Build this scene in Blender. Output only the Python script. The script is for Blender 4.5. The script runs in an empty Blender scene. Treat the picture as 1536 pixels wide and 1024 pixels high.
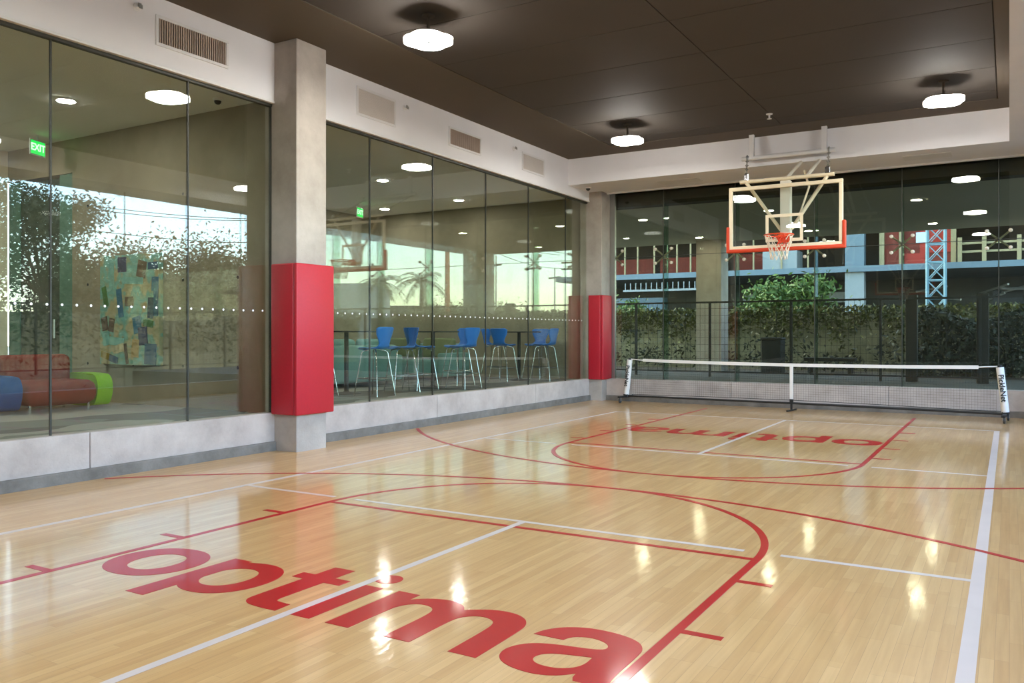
import bpy, bmesh, math, random
from mathutils import Vector, Matrix
R = math.radians
S = bpy.context.scene
COL = S.collection
random.seed(7)

# ------------------------------------------------------------------ helpers
class MB:
    """collects shapes into one bmesh"""
    def __init__(s):
        s.bm = bmesh.new()
    def box(s, x0, x1, y0, y1, z0, z1, bev=0.0, seg=2, rot=None):
        vs = [s.bm.verts.new((x, y, z)) for x in (x0, x1) for y in (y0, y1) for z in (z0, z1)]
        idx = [(0,1,3,2),(4,6,7,5),(0,4,5,1),(2,3,7,6),(0,2,6,4),(1,5,7,3)]
        fs = [s.bm.faces.new([vs[i] for i in f]) for f in idx]
        out = vs
        if bev > 0:
            es = list({e for f in fs for e in f.edges})
            r = bmesh.ops.bevel(s.bm, geom=es, offset=bev, segments=seg, affect='EDGES', profile=0.5)
            out = list({v for v in r['verts']} | {v for v in vs if v.is_valid})
        if rot is not None:
            c = Vector(((x0+x1)/2, (y0+y1)/2, (z0+z1)/2))
            for v in out:
                v.co = rot @ (v.co - c) + c
        return s
    def tube(s, pts, r, n=8, cap=True, r2=None):
        pts = [Vector(p) for p in pts]
        m = len(pts)
        rings = []
        up = None
        for i, p in enumerate(pts):
            d = (pts[min(i+1, m-1)] - pts[max(i-1, 0)])
            if d.length < 1e-9: d = Vector((0, 0, 1))
            d.normalize()
            if up is None:
                up = Vector((0, 0, 1)) if abs(d.z) < 0.9 else Vector((1, 0, 0))
            a = d.cross(up)
            if a.length < 1e-6:
                a = d.orthogonal()
            a.normalize(); b = d.cross(a).normalized(); up = a.cross(d).normalized()
            rr = r if r2 is None else r + (r2 - r) * i / max(1, m-1)
            rings.append([s.bm.verts.new(p + a*math.cos(2*math.pi*k/n)*rr + b*math.sin(2*math.pi*k/n)*rr) for k in range(n)])
        for i in range(m-1):
            for k in range(n):
                s.bm.faces.new((rings[i][k], rings[i][(k+1) % n], rings[i+1][(k+1) % n], rings[i+1][k]))
        if cap:
            s.bm.faces.new(rings[0][::-1]); s.bm.faces.new(rings[-1])
        return s
    def ring(s, c, R_, r, n=40, m=10, axis='z'):
        """torus"""
        c = Vector(c); g = []
        for i in range(n):
            t = 2*math.pi*i/n
            row = []
            for k in range(m):
                q = 2*math.pi*k/m
                rad = R_ + r*math.cos(q); h = r*math.sin(q)
                if axis == 'z': p = Vector((rad*math.cos(t), rad*math.sin(t), h))
                elif axis == 'x': p = Vector((h, rad*math.cos(t), rad*math.sin(t)))
                else: p = Vector((rad*math.cos(t), h, rad*math.sin(t)))
                row.append(s.bm.verts.new(c+p))
            g.append(row)
        for i in range(n):
            for k in range(m):
                s.bm.faces.new((g[i][k], g[(i+1) % n][k], g[(i+1) % n][(k+1) % m], g[i][(k+1) % m]))
        return s
    def lathe(s, c, prof, n=24, axis='z'):
        """prof = [(radius, height)]"""
        c = Vector(c); rows = []
        for (rr, h) in prof:
            row = []
            for k in range(n):
                t = 2*math.pi*k/n
                p = Vector((rr*math.cos(t), rr*math.sin(t), h))
                if axis == 'x': p = Vector((h, rr*math.cos(t), rr*math.sin(t)))
                if axis == 'y': p = Vector((rr*math.cos(t), h, rr*math.sin(t)))
                row.append(s.bm.verts.new(c+p))
            rows.append(row)
        for i in range(len(rows)-1):
            for k in range(n):
                s.bm.faces.new((rows[i][k], rows[i][(k+1) % n], rows[i+1][(k+1) % n], rows[i+1][k]))
        s.bm.faces.new(rows[0][::-1]); s.bm.faces.new(rows[-1])
        return s
    def prism(s, poly, z0, z1, f=lambda x, y, z: (x, y, z)):
        a = [s.bm.verts.new(f(x, y, z0)) for x, y in poly]
        b = [s.bm.verts.new(f(x, y, z1)) for x, y in poly]
        n = len(poly)
        s.bm.faces.new(a[::-1]); s.bm.faces.new(b)
        for i in range(n):
            s.bm.faces.new((a[i], a[(i+1) % n], b[(i+1) % n], b[i]))
        return s
    def quad(s, a, b, c, d):
        s.bm.faces.new([s.bm.verts.new(p) for p in (a, b, c, d)]); return s
    def grid(s, P, nu, nv, close=False):
        g = [[s.bm.verts.new(P(i/(nu-1), j/(nv-1))) for j in range(nv)] for i in range(nu)]
        for i in range(nu-1):
            for j in range(nv-1):
                s.bm.faces.new((g[i][j], g[i+1][j], g[i+1][j+1], g[i][j+1]))
        return s
    def leaves(s, fn, n, size, rnd, flat=0.0):
        for _ in range(n):
            p = Vector(fn())
            a = Vector((rnd.gauss(0, 1), rnd.gauss(0, 1), rnd.gauss(0, 1)*(1-flat))).normalized()
            b = a.orthogonal().normalized()
            b = (Matrix.Rotation(rnd.uniform(0, 6.28), 3, a) @ b)
            l = size*rnd.uniform(.6, 1.3)
            s.bm.faces.new([s.bm.verts.new(q) for q in (p-a*l, p+b*l*.4, p+a*l, p-b*l*.4)])
        return s
    def build(s, name, mat, parent=None, smooth=None, solid=None, sub=0):
        me = bpy.data.meshes.new(name)
        bmesh.ops.recalc_face_normals(s.bm, faces=s.bm.faces[:])
        s.bm.to_mesh(me); s.bm.free()
        if smooth is not None:
            for p in me.polygons: p.use_smooth = True
            me.set_sharp_from_angle(angle=R(smooth))
        o = bpy.data.objects.new(name, me)
        if mat is not None: me.materials.append(mat)
        COL.objects.link(o)
        if parent is not None: o.parent = parent
        if solid:
            m = o.modifiers.new('solid', 'SOLIDIFY'); m.thickness = solid; m.offset = 0
        if sub:
            m = o.modifiers.new('sub', 'SUBSURF'); m.levels = sub; m.render_levels = sub
        return o

def thing(name, label, cat, loc=(0, 0, 0), rz=0, group=None):
    o = bpy.data.objects.new(name, None); COL.objects.link(o)
    o.empty_display_size = .1
    o.location = loc; o.rotation_euler = (0, 0, rz)
    o['label'] = label; o['category'] = cat
    if group: o['group'] = group
    return o
def tag(o, label, cat, group=None, kind=None):
    o['label'] = label; o['category'] = cat
    if group: o['group'] = group
    if kind: o['kind'] = kind
    return o
def struct(o, label=None, cat=None):
    o['kind'] = 'structure'
    if label: o['label'] = label
    if cat: o['category'] = cat
    return o
def sempty(name, label=None, cat=None):
    o = bpy.data.objects.new(name, None); COL.objects.link(o); o.empty_display_size = .1
    return struct(o, label, cat)
def copy_tree(o, parent=None):
    c = o.copy(); COL.objects.link(c)
    if parent is not None: c.parent = parent
    for ch in [k for k in list(bpy.data.objects) if k.parent is o]:
        copy_tree(ch, c)
    return c
def place(proto, first, loc, rz, label, scale=None):
    o = proto if first else copy_tree(proto)
    o.location = loc; o.rotation_euler = (0, 0, rz); o['label'] = label
    if scale: o.scale = (scale,)*3
    return o

def flat_mesh(name, loops, z0, h, mat, parent=None):
    """filled 2D outline (holes allowed), a thin slab of thickness h whose base is at z0"""
    cu = bpy.data.curves.new(name+'_c', 'CURVE'); cu.dimensions = '2D'; cu.fill_mode = 'BOTH'; cu.extrude = h/2
    for lp in loops:
        sp = cu.splines.new('POLY'); sp.points.add(len(lp)-1)
        for p, (x, y) in zip(sp.points, lp): p.co = (x, y, 0, 1)
        sp.use_cyclic_u = True
    tmp = bpy.data.objects.new(name+'_t', cu); COL.objects.link(tmp)
    dg = bpy.context.evaluated_depsgraph_get()
    me = bpy.data.meshes.new_from_object(tmp.evaluated_get(dg))
    bpy.data.objects.remove(tmp); bpy.data.curves.remove(cu)
    me.name = name
    for v in me.vertices: v.co.z += z0 + h/2
    me.materials.clear(); me.materials.append(mat)
    o = bpy.data.objects.new(name, me); COL.objects.link(o)
    if parent is not None: o.parent = parent
    return o
def text_mesh(name, body, size, mat, parent, M, extrude=.001, bold=0.0):
    cu = bpy.data.curves.new(name+'_c', 'FONT'); cu.body = body; cu.size = size; cu.extrude = extrude
    cu.align_x = 'CENTER'; cu.align_y = 'CENTER'; cu.offset = bold
    tmp = bpy.data.objects.new(name+'_t', cu); COL.objects.link(tmp)
    dg = bpy.context.evaluated_depsgraph_get()
    me = bpy.data.meshes.new_from_object(tmp.evaluated_get(dg))
    bpy.data.objects.remove(tmp); bpy.data.curves.remove(cu)
    me.name = name; me.transform(M)
    me.materials.clear(); me.materials.append(mat)
    o = bpy.data.objects.new(name, me); COL.objects.link(o); o.parent = parent
    return o

# ------------------------------------------------------------------ materials
def new_mat(name):
    m = bpy.data.materials.new(name); m.use_nodes = True
    nt = m.node_tree; nt.nodes.clear()
    out = nt.nodes.new('ShaderNodeOutputMaterial')
    return m, nt, out
def lin(c):
    return tuple((x/12.92 if x <= .04045 else ((x+.055)/1.055)**2.4) for x in c)
def srgb(r, g, b): return lin((r/255, g/255, b/255))
def pmat(name, col, rough=.6, metal=0, noise=0.0, nscale=6.0, bump=0.0, bscale=60., coat=0, spec=.5, col2=None, stretch=(1, 1, 1), transmission=0):
    m, nt, out = new_mat(name)
    b = nt.nodes.new('ShaderNodeBsdfPrincipled')
    b.inputs['Base Color'].default_value = (*col, 1)
    b.inputs['Roughness'].default_value = rough
    b.inputs['Metallic'].default_value = metal
    b.inputs['Specular IOR Level'].default_value = spec
    b.inputs['Coat Weight'].default_value = coat
    nt.links.new(b.outputs[0], out.inputs[0])
    tc = nt.nodes.new('ShaderNodeTexCoord')
    mp = nt.nodes.new('ShaderNodeMapping'); mp.inputs['Scale'].default_value = stretch
    nt.links.new(tc.outputs['Object'], mp.inputs[0])
    if noise > 0 or col2 is not None:
        n = nt.nodes.new('ShaderNodeTexNoise'); n.inputs['Scale'].default_value = nscale; n.inputs['Detail'].default_value = 6
        nt.links.new(mp.outputs[0], n.inputs['Vector'])
        r = nt.nodes.new('ShaderNodeValToRGB')
        c2 = col2 if col2 is not None else tuple(x*(1-noise) for x in col)
        r.color_ramp.elements[0].position = .35; r.color_ramp.elements[1].position = .65
        r.color_ramp.elements[0].color = (*c2, 1); r.color_ramp.elements[1].color = (*col, 1)
        nt.links.new(n.outputs['Fac'], r.inputs[0]); nt.links.new(r.outputs[0], b.inputs['Base Color'])
    if bump > 0:
        n2 = nt.nodes.new('ShaderNodeTexNoise'); n2.inputs['Scale'].default_value = bscale; n2.inputs['Detail'].default_value = 3
        nt.links.new(mp.outputs[0], n2.inputs['Vector'])
        bp = nt.nodes.new('ShaderNodeBump'); bp.inputs['Strength'].default_value = bump; bp.inputs['Distance'].default_value = .01
        nt.links.new(n2.outputs['Fac'], bp.inputs['Height']); nt.links.new(bp.outputs[0], b.inputs['Normal'])
    return m
def emat(name, col, strength):
    m, nt, out = new_mat(name)
    e = nt.nodes.new('ShaderNodeEmission'); e.inputs[0].default_value = (*col, 1); e.inputs[1].default_value = strength
    nt.links.new(e.outputs[0], out.inputs[0]); return m
def glass_mat(name, tint, f0=.05, rough=0.0):
    """architectural glass: each face transmits tinted light and mirrors more at grazing angles"""
    m, nt, out = new_mat(name)
    lw = nt.nodes.new('ShaderNodeLayerWeight'); lw.inputs['Blend'].default_value = .5
    p = nt.nodes.new('ShaderNodeMath'); p.operation = 'POWER'; p.inputs[1].default_value = 5
    nt.links.new(lw.outputs['Facing'], p.inputs[0])
    a = nt.nodes.new('ShaderNodeMath'); a.operation = 'MULTIPLY_ADD'; a.inputs[1].default_value = 1-f0; a.inputs[2].default_value = f0
    nt.links.new(p.outputs[0], a.inputs[0])
    t = nt.nodes.new('ShaderNodeBsdfTransparent'); t.inputs[0].default_value = (*tint, 1)
    g = nt.nodes.new('ShaderNodeBsdfGlossy'); g.inputs['Roughness'].default_value = rough; g.inputs[0].default_value = (.95, .99, .99, 1)
    mx = nt.nodes.new('ShaderNodeMixShader')
    nt.links.new(a.outputs[0], mx.inputs[0]); nt.links.new(t.outputs[0], mx.inputs[1]); nt.links.new(g.outputs[0], mx.inputs[2])
    nt.links.new(mx.outputs[0], out.inputs[0]); return m

def wood_floor():
    m, nt, out = new_mat('maple_court_floor')
    L = nt.links
    b = nt.nodes.new('ShaderNodeBsdfPrincipled')
    tc = nt.nodes.new('ShaderNodeTexCoord')
    mp = nt.nodes.new('ShaderNodeMapping'); mp.inputs['Rotation'].default_value = (0, 0, R(90))
    L.new(tc.outputs['Object'], mp.inputs[0])
    br = nt.nodes.new('ShaderNodeTexBrick')
    br.offset = .37; br.offset_frequency = 3; br.squash = 1.0
    br.inputs['Scale'].default_value = 1.0
    br.inputs['Brick Width'].default_value = .72; br.inputs['Row Height'].default_value = .0572
    br.inputs['Mortar Size'].default_value = .0007; br.inputs['Mortar Smooth'].default_value = .4; br.inputs['Bias'].default_value = .12
    br.inputs['Color1'].default_value = (*WOOD1, 1); br.inputs['Color2'].default_value = (*WOOD2, 1)
    br.inputs['Mortar'].default_value = (*tuple(c*.6 for c in WOOD2), 1)
    L.new(mp.outputs[0], br.inputs[0])
    # a second, coarser set of boards so that tone varies board by board in more than two steps
    br2 = nt.nodes.new('ShaderNodeTexBrick')
    br2.offset = .61; br2.offset_frequency = 5
    br2.inputs['Scale'].default_value = 1.0
    br2.inputs['Brick Width'].default_value = 1.31; br2.inputs['Row Height'].default_value = .0572
    br2.inputs['Mortar Size'].default_value = 0; br2.inputs['Bias'].default_value = 0
    br2.inputs['Color1'].default_value = (1.0, 1.0, 1.0, 1); br2.inputs['Color2'].default_value = (.93, .90, .86, 1)
    L.new(mp.outputs[0], br2.inputs[0])
    # grain
    mp2 = nt.nodes.new('ShaderNodeMapping'); mp2.inputs['Scale'].default_value = (38, 1.6, 1)
    L.new(tc.outputs['Object'], mp2.inputs[0])
    n = nt.nodes.new('ShaderNodeTexNoise'); n.inputs['Scale'].default_value = 1.0; n.inputs['Detail'].default_value = 8
    L.new(mp2.outputs[0], n.inputs['Vector'])
    r = nt.nodes.new('ShaderNodeValToRGB')
    r.color_ramp.elements[0].position = .3; r.color_ramp.elements[0].color = (.88, .84, .78, 1)
    r.color_ramp.elements[1].position = .68; r.color_ramp.elements[1].color = (1.04, 1.03, 1.02, 1)
    L.new(n.outputs['Fac'], r.inputs[0])
    m1 = nt.nodes.new('ShaderNodeMix'); m1.data_type = 'RGBA'; m1.blend_type = 'MULTIPLY'; m1.inputs['Factor'].default_value = 1
    L.new(br.outputs['Color'], m1.inputs[6]); L.new(br2.outputs['Color'], m1.inputs[7])
    m2 = nt.nodes.new('ShaderNodeMix'); m2.data_type = 'RGBA'; m2.blend_type = 'MULTIPLY'; m2.inputs['Factor'].default_value = .8
    L.new(m1.outputs[2], m2.inputs[6]); L.new(r.outputs[0], m2.inputs[7])
    L.new(m2.outputs[2], b.inputs['Base Color'])
    b.inputs['Roughness'].default_value = .42; b.inputs['Specular IOR Level'].default_value = .35
    b.inputs['Coat Weight'].default_value = .85; b.inputs['Coat Roughness'].default_value = .095; b.inputs['Coat IOR'].default_value = 1.5
    # lacquer is never quite flat
    n3 = nt.nodes.new('ShaderNodeTexNoise'); n3.inputs['Scale'].default_value = 9; n3.inputs['Detail'].default_value = 2
    mp3 = nt.nodes.new('ShaderNodeMapping'); mp3.inputs['Scale'].default_value = (2, .7, 1)
    L.new(tc.outputs['Object'], mp3.inputs[0]); L.new(mp3.outputs[0], n3.inputs['Vector'])
    bp = nt.nodes.new('ShaderNodeBump'); bp.inputs['Strength'].default_value = .05; bp.inputs['Distance'].default_value = .02
    L.new(n3.outputs['Fac'], bp.inputs['Height']); L.new(bp.outputs[0], b.inputs['Coat Normal'])
    L.new(b.outputs[0], out.inputs[0])
    return m
def concrete(name, c1, c2, nscale=1.4, bump=.25):
    m, nt, out = new_mat(name); L = nt.links
    b = nt.nodes.new('ShaderNodeBsdfPrincipled'); b.inputs['Roughness'].default_value = .8; b.inputs['Specular IOR Level'].default_value = .25
    tc = nt.nodes.new('ShaderNodeTexCoord')
    n = nt.nodes.new('ShaderNodeTexNoise'); n.inputs['Scale'].default_value = nscale; n.inputs['Detail'].default_value = 9; n.inputs['Roughness'].default_value = .65
    L.new(tc.outputs['Object'], n.inputs['Vector'])
    r = nt.nodes.new('ShaderNodeValToRGB')
    r.color_ramp.elements[0].position = .32; r.color_ramp.elements[0].color = (*c2, 1)
    r.color_ramp.elements[1].position = .66; r.color_ramp.elements[1].color = (*c1, 1)
    L.new(n.outputs['Fac'], r.inputs[0])
    v = nt.nodes.new('ShaderNodeTexVoronoi'); v.inputs['Scale'].default_value = 18
    L.new(tc.outputs['Object'], v.inputs['Vector'])
    r2 = nt.nodes.new('ShaderNodeValToRGB')
    r2.color_ramp.elements[0].position = .03; r2.color_ramp.elements[0].color = (.62, .6, .58, 1)
    r2.color_ramp.elements[1].position = .1; r2.color_ramp.elements[1].color = (1, 1, 1, 1)
    L.new(v.outputs['Distance'], r2.inputs[0])
    mx = nt.nodes.new('ShaderNodeMix'); mx.data_type = 'RGBA'; mx.blend_type = 'MULTIPLY'; mx.inputs['Factor'].default_value = .5
    L.new(r.outputs[0], mx.inputs[6]); L.new(r2.outputs[0], mx.inputs[7])
    L.new(mx.outputs[2], b.inputs['Base Color'])
    n2 = nt.nodes.new('ShaderNodeTexNoise'); n2.inputs['Scale'].default_value = 40; n2.inputs['Detail'].default_value = 4
    L.new(tc.outputs['Object'], n2.inputs['Vector'])
    bp = nt.nodes.new('ShaderNodeBump'); bp.inputs['Strength'].default_value = bump; bp.inputs['Distance'].default_value = .01
    L.new(n2.outputs['Fac'], bp.inputs['Height']); L.new(bp.outputs[0], b.inputs['Normal'])
    L.new(b.outputs[0], out.inputs[0]); return m
def carpet_mat():
    m, nt, out = new_mat('patterned_carpet'); L = nt.links
    b = nt.nodes.new('ShaderNodeBsdfPrincipled'); b.inputs['Roughness'].default_value = .95; b.inputs['Specular IOR Level'].default_value = .1
    tc = nt.nodes.new('ShaderNodeTexCoord')
    mp = nt.nodes.new('ShaderNodeMapping'); mp.inputs['Rotation'].default_value = (0, 0, R(33)); mp.inputs['Scale'].default_value = (1, .5, 1)
    L.new(tc.outputs['Object'], mp.inputs[0])
    v = nt.nodes.new('ShaderNodeTexVoronoi'); v.inputs['Scale'].default_value = 1.5; v.distance = 'CHEBYCHEV'
    L.new(mp.outputs[0], v.inputs['Vector'])
    s = nt.nodes.new('ShaderNodeSeparateColor'); L.new(v.outputs['Color'], s.inputs[0])
    r = nt.nodes.new('ShaderNodeValToRGB'); r.color_ramp.interpolation = 'CONSTANT'
    r.color_ramp.elements[0].color = (*srgb(92, 94, 90), 1)
    e = r.color_ramp.elements.new(.35); e.color = (*srgb(150, 150, 142), 1)
    r.color_ramp.elements[2 if len(r.color_ramp.elements) > 2 else 1].position = .7
    r.color_ramp.elements[-1].color = (*srgb(116, 118, 112), 1)
    L.new(s.outputs[0], r.inputs[0]); L.new(r.outputs[0], b.inputs['Base Color'])
    L.new(b.outputs[0], out.inputs[0]); return m

WOOD1 = srgb(225, 185, 126); WOOD2 = srgb(213, 170, 110)
M = {}
M['wood'] = wood_floor()
def paint(name, col):
    return pmat(name, col, rough=.42, coat=.4, noise=.06, nscale=3, spec=.3)
M['red_paint'] = paint('red_court_paint', srgb(184, 0, 10)); M['white_paint'] = paint('white_court_paint', srgb(214, 201, 192))
for k in ('red_paint', 'white_paint'):
    M[k].node_tree.nodes['Principled BSDF'].inputs['Coat Roughness'].default_value = .085
M['concrete'] = concrete('board_formed_concrete', srgb(184, 177, 170), srgb(156, 148, 140))
M['concrete_sill'] = concrete('pale_concrete', srgb(196, 186, 179), srgb(170, 159, 152), 2.2)
M['concrete_dark'] = concrete('dark_concrete', srgb(132, 128, 122), srgb(104, 100, 94), 3.5)  # a darker concrete tone for the plinths and the front wall
M['concrete_wall'] = concrete('lounge_concrete', srgb(160, 151, 130), srgb(132, 123, 102), .7)
M['white_wall'] = pmat('white_wall_paint', srgb(240, 240, 245), rough=.7, noise=.03, nscale=2)
M['white_trim'] = pmat('white_trim_paint', srgb(232, 232, 234), rough=.45, noise=.02)
M['cream_wall'] = pmat('cream_wall_paint', srgb(226, 212, 184), rough=.8, noise=.03)
M['ceiling'] = pmat('dark_brown_ceiling', srgb(75, 69, 64), rough=.75, noise=.06, nscale=.8, spec=.25)
M['ceiling_band'] = pmat('brown_ceiling_border', srgb(86, 76, 64), rough=.7, noise=.04, nscale=.8, spec=.3)
M['dark_gap'] = pmat('dark_joint', srgb(34, 30, 26), rough=.9, noise=.05)
M['lounge_ceiling'] = pmat('lounge_ceiling_paint', srgb(240, 239, 234), rough=.9, noise=.02)
M['terrace_ceiling'] = pmat('terrace_ceiling_paint', srgb(190, 188, 172), rough=.9, noise=.03)
M['dark_beam'] = pmat('dark_bronze_beam', srgb(46, 42, 32), rough=.7, noise=.1)
M['red_pad'] = pmat('red_vinyl_pad', srgb(180, 22, 42), rough=.42, noise=.06, nscale=30, bump=.06, bscale=120)
M['glass_left'] = glass_mat('lounge_glass', (.91, .935, .885), f0=.085)
M['glass_north'] = glass_mat('court_end_glass', (.70, .73, .64), f0=.035)
M['glass_clear'] = glass_mat('clear_glass', (.96, .98, .97), f0=.04)
M['glass_fin'] = glass_mat('green_glass_fin', (.62, .78, .70), f0=.08)
M['joint'] = pmat('dark_silicone_joint', srgb(46, 46, 38), rough=.5, noise=.05)
M['chrome'] = pmat('chrome', srgb(205, 205, 205), rough=.16, metal=1, noise=.03)
M['fitting'] = pmat('satin_fitting_steel', srgb(214, 206, 190), rough=.4, metal=.35, noise=.04)
M['steel'] = pmat('brushed_steel', srgb(176, 176, 172), rough=.35, metal=.9, noise=.05)
M['vent_dark'] = pmat('bronze_grille', srgb(186, 168, 154), rough=.5, noise=.1)
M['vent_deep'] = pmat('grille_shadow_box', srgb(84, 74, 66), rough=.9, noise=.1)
M['vent_white'] = pmat('white_grille', srgb(214, 208, 204), rough=.5, noise=.03)
M['lamp'] = emat('warm_diffuser', (1.0, .96, .89), 106)
M['downlight'] = emat('warm_downlight', (1.0, .97, .93), 180)
M['terrace_light'] = emat('terrace_downlight', (1.0, .91, .76), 160)
M['exit_green'] = emat('exit_green_glow', (.02, .75, .10), 1.3)
M['exit_letter'] = emat('exit_letter_glow', (.45, 1, .5), 2.2)
M['white_metal'] = pmat('white_powder_coat', srgb(228, 220, 204), rough=.4, noise=.03)
M['hoop_paint'] = pmat('ivory_hoop_paint', srgb(236, 220, 190), rough=.4, noise=.04)
M['orange'] = pmat('orange_red_pad', srgb(206, 62, 24), rough=.5, noise=.06, nscale=12)
M['rim'] = pmat('orange_rim_paint', srgb(224, 74, 26), rough=.35, noise=.05)
M['net_cord'] = pmat('pale_net_cord', srgb(232, 214, 190), rough=.8, noise=.08)
M['red_cord'] = pmat('red_net_cord', srgb(214, 60, 34), rough=.8, noise=.08)
M['black'] = pmat('matt_black', srgb(30, 30, 30), rough=.55, noise=.1)
M['netting'] = pmat('black_netting', srgb(44, 44, 44), rough=.8, noise=.1)
M['vinyl_white'] = pmat('white_vinyl', srgb(232, 228, 224), rough=.5, noise=.04)
M['rubber'] = pmat('grey_rubber', srgb(70, 70, 70), rough=.7, noise=.1)
M['sofa_red'] = pmat('rust_red_fabric', srgb(126, 34, 10), rough=.9, noise=.1, nscale=40, bump=.1)
M['sofa_blue'] = pmat('blue_fabric', srgb(0, 68, 132), rough=.9, noise=.08, nscale=40, bump=.1)
M['sofa_green'] = pmat('lime_fabric', srgb(140, 196, 8), rough=.9, noise=.08, nscale=40, bump=.1)
M['sofa_teal'] = pmat('pale_teal_fabric', srgb(108, 146, 138), rough=.9, noise=.08, nscale=30, bump=.1)
M['sofa_olive'] = pmat('olive_fabric', srgb(116, 122, 84), rough=.9, noise=.08, nscale=30, bump=.1)
M['stool_blue'] = pmat('blue_shell', srgb(38, 120, 216), rough=.35, noise=.04)
M['carpet'] = carpet_mat()
M['door_dark'] = pmat('dark_green_door', srgb(58, 70, 58), rough=.4, noise=.06)
M['door_teal'] = pmat('teal_door_frame', srgb(84, 122, 108), rough=.4, noise=.06)
M['leaf'] = pmat('green_leaf', srgb(90, 96, 36), rough=.6, noise=.4, nscale=1.5)
M['leaf_dark'] = pmat('dark_leaf', srgb(50, 56, 30), rough=.6, noise=.4, nscale=1.5)
M['leaf_bright'] = pmat('fresh_leaf', srgb(84, 112, 44), rough=.6, noise=.3, nscale=2)
M['leaf_olive'] = pmat('olive_leaf', srgb(104, 88, 54), rough=.6, noise=.35, nscale=1.5)
M['bark'] = pmat('bark', srgb(104, 84, 66), rough=.9, noise=.3, nscale=8)
M['stone_wall'] = concrete('garden_wall_stone', srgb(172, 170, 146), srgb(124, 122, 100), 2.5)
M['paving'] = concrete('terrace_paving', srgb(104, 100, 92), srgb(84, 80, 74), 1.0)
M['street'] = concrete('street_asphalt', srgb(112, 108, 104), srgb(92, 90, 86), .4)
M['fence'] = pmat('black_fence_metal', srgb(34, 34, 32), rough=.6, noise=.1)
M['slab_blue'] = pmat('blue_grey_fascia', srgb(104, 124, 140), rough=.7, noise=.08, nscale=.8)
M['bld_dark'] = pmat('dark_bay_wall', srgb(52, 42, 36), rough=.9, noise=.35, nscale=.9)
M['bld_grey'] = pmat('raw_building_grey', srgb(84, 88, 88), rough=.9, noise=.3, nscale=.5)
M['bld_pale'] = pmat('pale_render', srgb(150, 158, 164), rough=.9, noise=.08, nscale=.7)
M['brick_red'] = pmat('red_board', srgb(122, 50, 38), rough=.8, noise=.25, nscale=2)
M['hoist_red'] = pmat('hoist_red', srgb(170, 46, 32), rough=.6, noise=.2, nscale=1.5)
M['cream_post'] = pmat('cream_timber', srgb(160, 148, 116), rough=.7, noise=.1)
M['mast_blue'] = pmat('pale_blue_steel', srgb(120, 156, 172), rough=.5, noise=.08)
M['pole_orange'] = pmat('weathered_pole', srgb(190, 118, 70), rough=.9, noise=.25, nscale=3)
M['paper'] = pmat('white_sign_board', srgb(210, 220, 240), rough=.7, noise=.05)

def art_mat():
    m, nt, out = new_mat('collage_canvas'); L = nt.links
    b = nt.nodes.new('ShaderNodeBsdfPrincipled'); b.inputs['Roughness'].default_value = .6
    tc = nt.nodes.new('ShaderNodeTexCoord')
    n = nt.nodes.new('ShaderNodeTexNoise'); n.inputs['Scale'].default_value = 4.0; n.inputs['Detail'].default_value = 3
    L.new(tc.outputs['Object'], n.inputs['Vector'])
    r = nt.nodes.new('ShaderNodeValToRGB'); r.color_ramp.interpolation = 'EASE'
    cols = [(150, 150, 110), (164, 156, 116), (120, 160, 140), (110, 170, 160), (150, 140, 100)]
    r.color_ramp.elements[0].position = .3; r.color_ramp.elements[0].color = (*srgb(*cols[0]), 1)
    r.color_ramp.elements[1].position = .7; r.color_ramp.elements[1].color = (*srgb(*cols[4]), 1)
    for i, p in ((1, .42), (2, .5), (3, .58)):
        e = r.color_ramp.elements.new(p); e.color = (*srgb(*cols[i]), 1)
    L.new(n.outputs['Fac'], r.inputs[0]); L.new(r.outputs[0], b.inputs['Base Color'])
    L.new(b.outputs[0], out.inputs[0]); return m
M['art'] = art_mat()

# ------------------------------------------------------------------ key dimensions (metres)
XW, XG = -7.88, -7.95        # face of the left wall / its set-back glass
YN, YG = 16.85, 17.05        # face of the end wall / its glass
XE = .65                     # east glass
YS = -1.40                   # wall behind the camera
ZC = 5.07                    # ceiling
ZSW, ZSN = 4.345, 4.53       # underside of left / end soffit
ZSILL = .47
CX, CY = -3.23, 7.74         # centre of the court
LZ = .43                     # lounge floor level
LCZ = 4.47                   # lounge ceiling
XLW = -14.3                  # west wall of the lounges

# ------------------------------------------------------------------ court floor and its markings
floor = struct(MB().box(XW-.5, XE+.3, YS-.2, YG, -.25, 0).build('floor', M['wood']), 'pale maple sports court floor with red and white lines', 'floor')
T = .0012
def strip(name, x0, x1, y0, y1, mat, z=0.0004):
    return MB().box(min(x0, x1), max(x0, x1), min(y0, y1), max(y0, y1), z, z+T).build(name, mat, floor)
def arc(name, cx, cy, r, a0, a1, w, mat, z=0.0006, n=72, clip=None):
    mb = MB(); pts = []
    for i in range(n+1):
        a = R(a0 + (a1-a0)*i/n)
        pts.append((a, cx+r*math.cos(a), cy+r*math.sin(a)))
    for i in range(n):
        a, x, y = pts[i]; a2, x2, y2 = pts[i+1]
        if clip and not (clip[0] <= min(x, x2) and max(x, x2) <= clip[1]): continue
        i1 = (cx+(r-w/2)*math.cos(a), cy+(r-w/2)*math.sin(a)); o1 = (cx+(r+w/2)*math.cos(a), cy+(r+w/2)*math.sin(a))
        i2 = (cx+(r-w/2)*math.cos(a2), cy+(r-w/2)*math.sin(a2)); o2 = (cx+(r+w/2)*math.cos(a2), cy+(r+w/2)*math.sin(a2))
        mb.prism([i1, o1, o2, i2], z, z+T)
    return mb.build(name, mat, floor)
RP, WP = M['red_paint'], M['white_paint']
LW = .052
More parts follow.
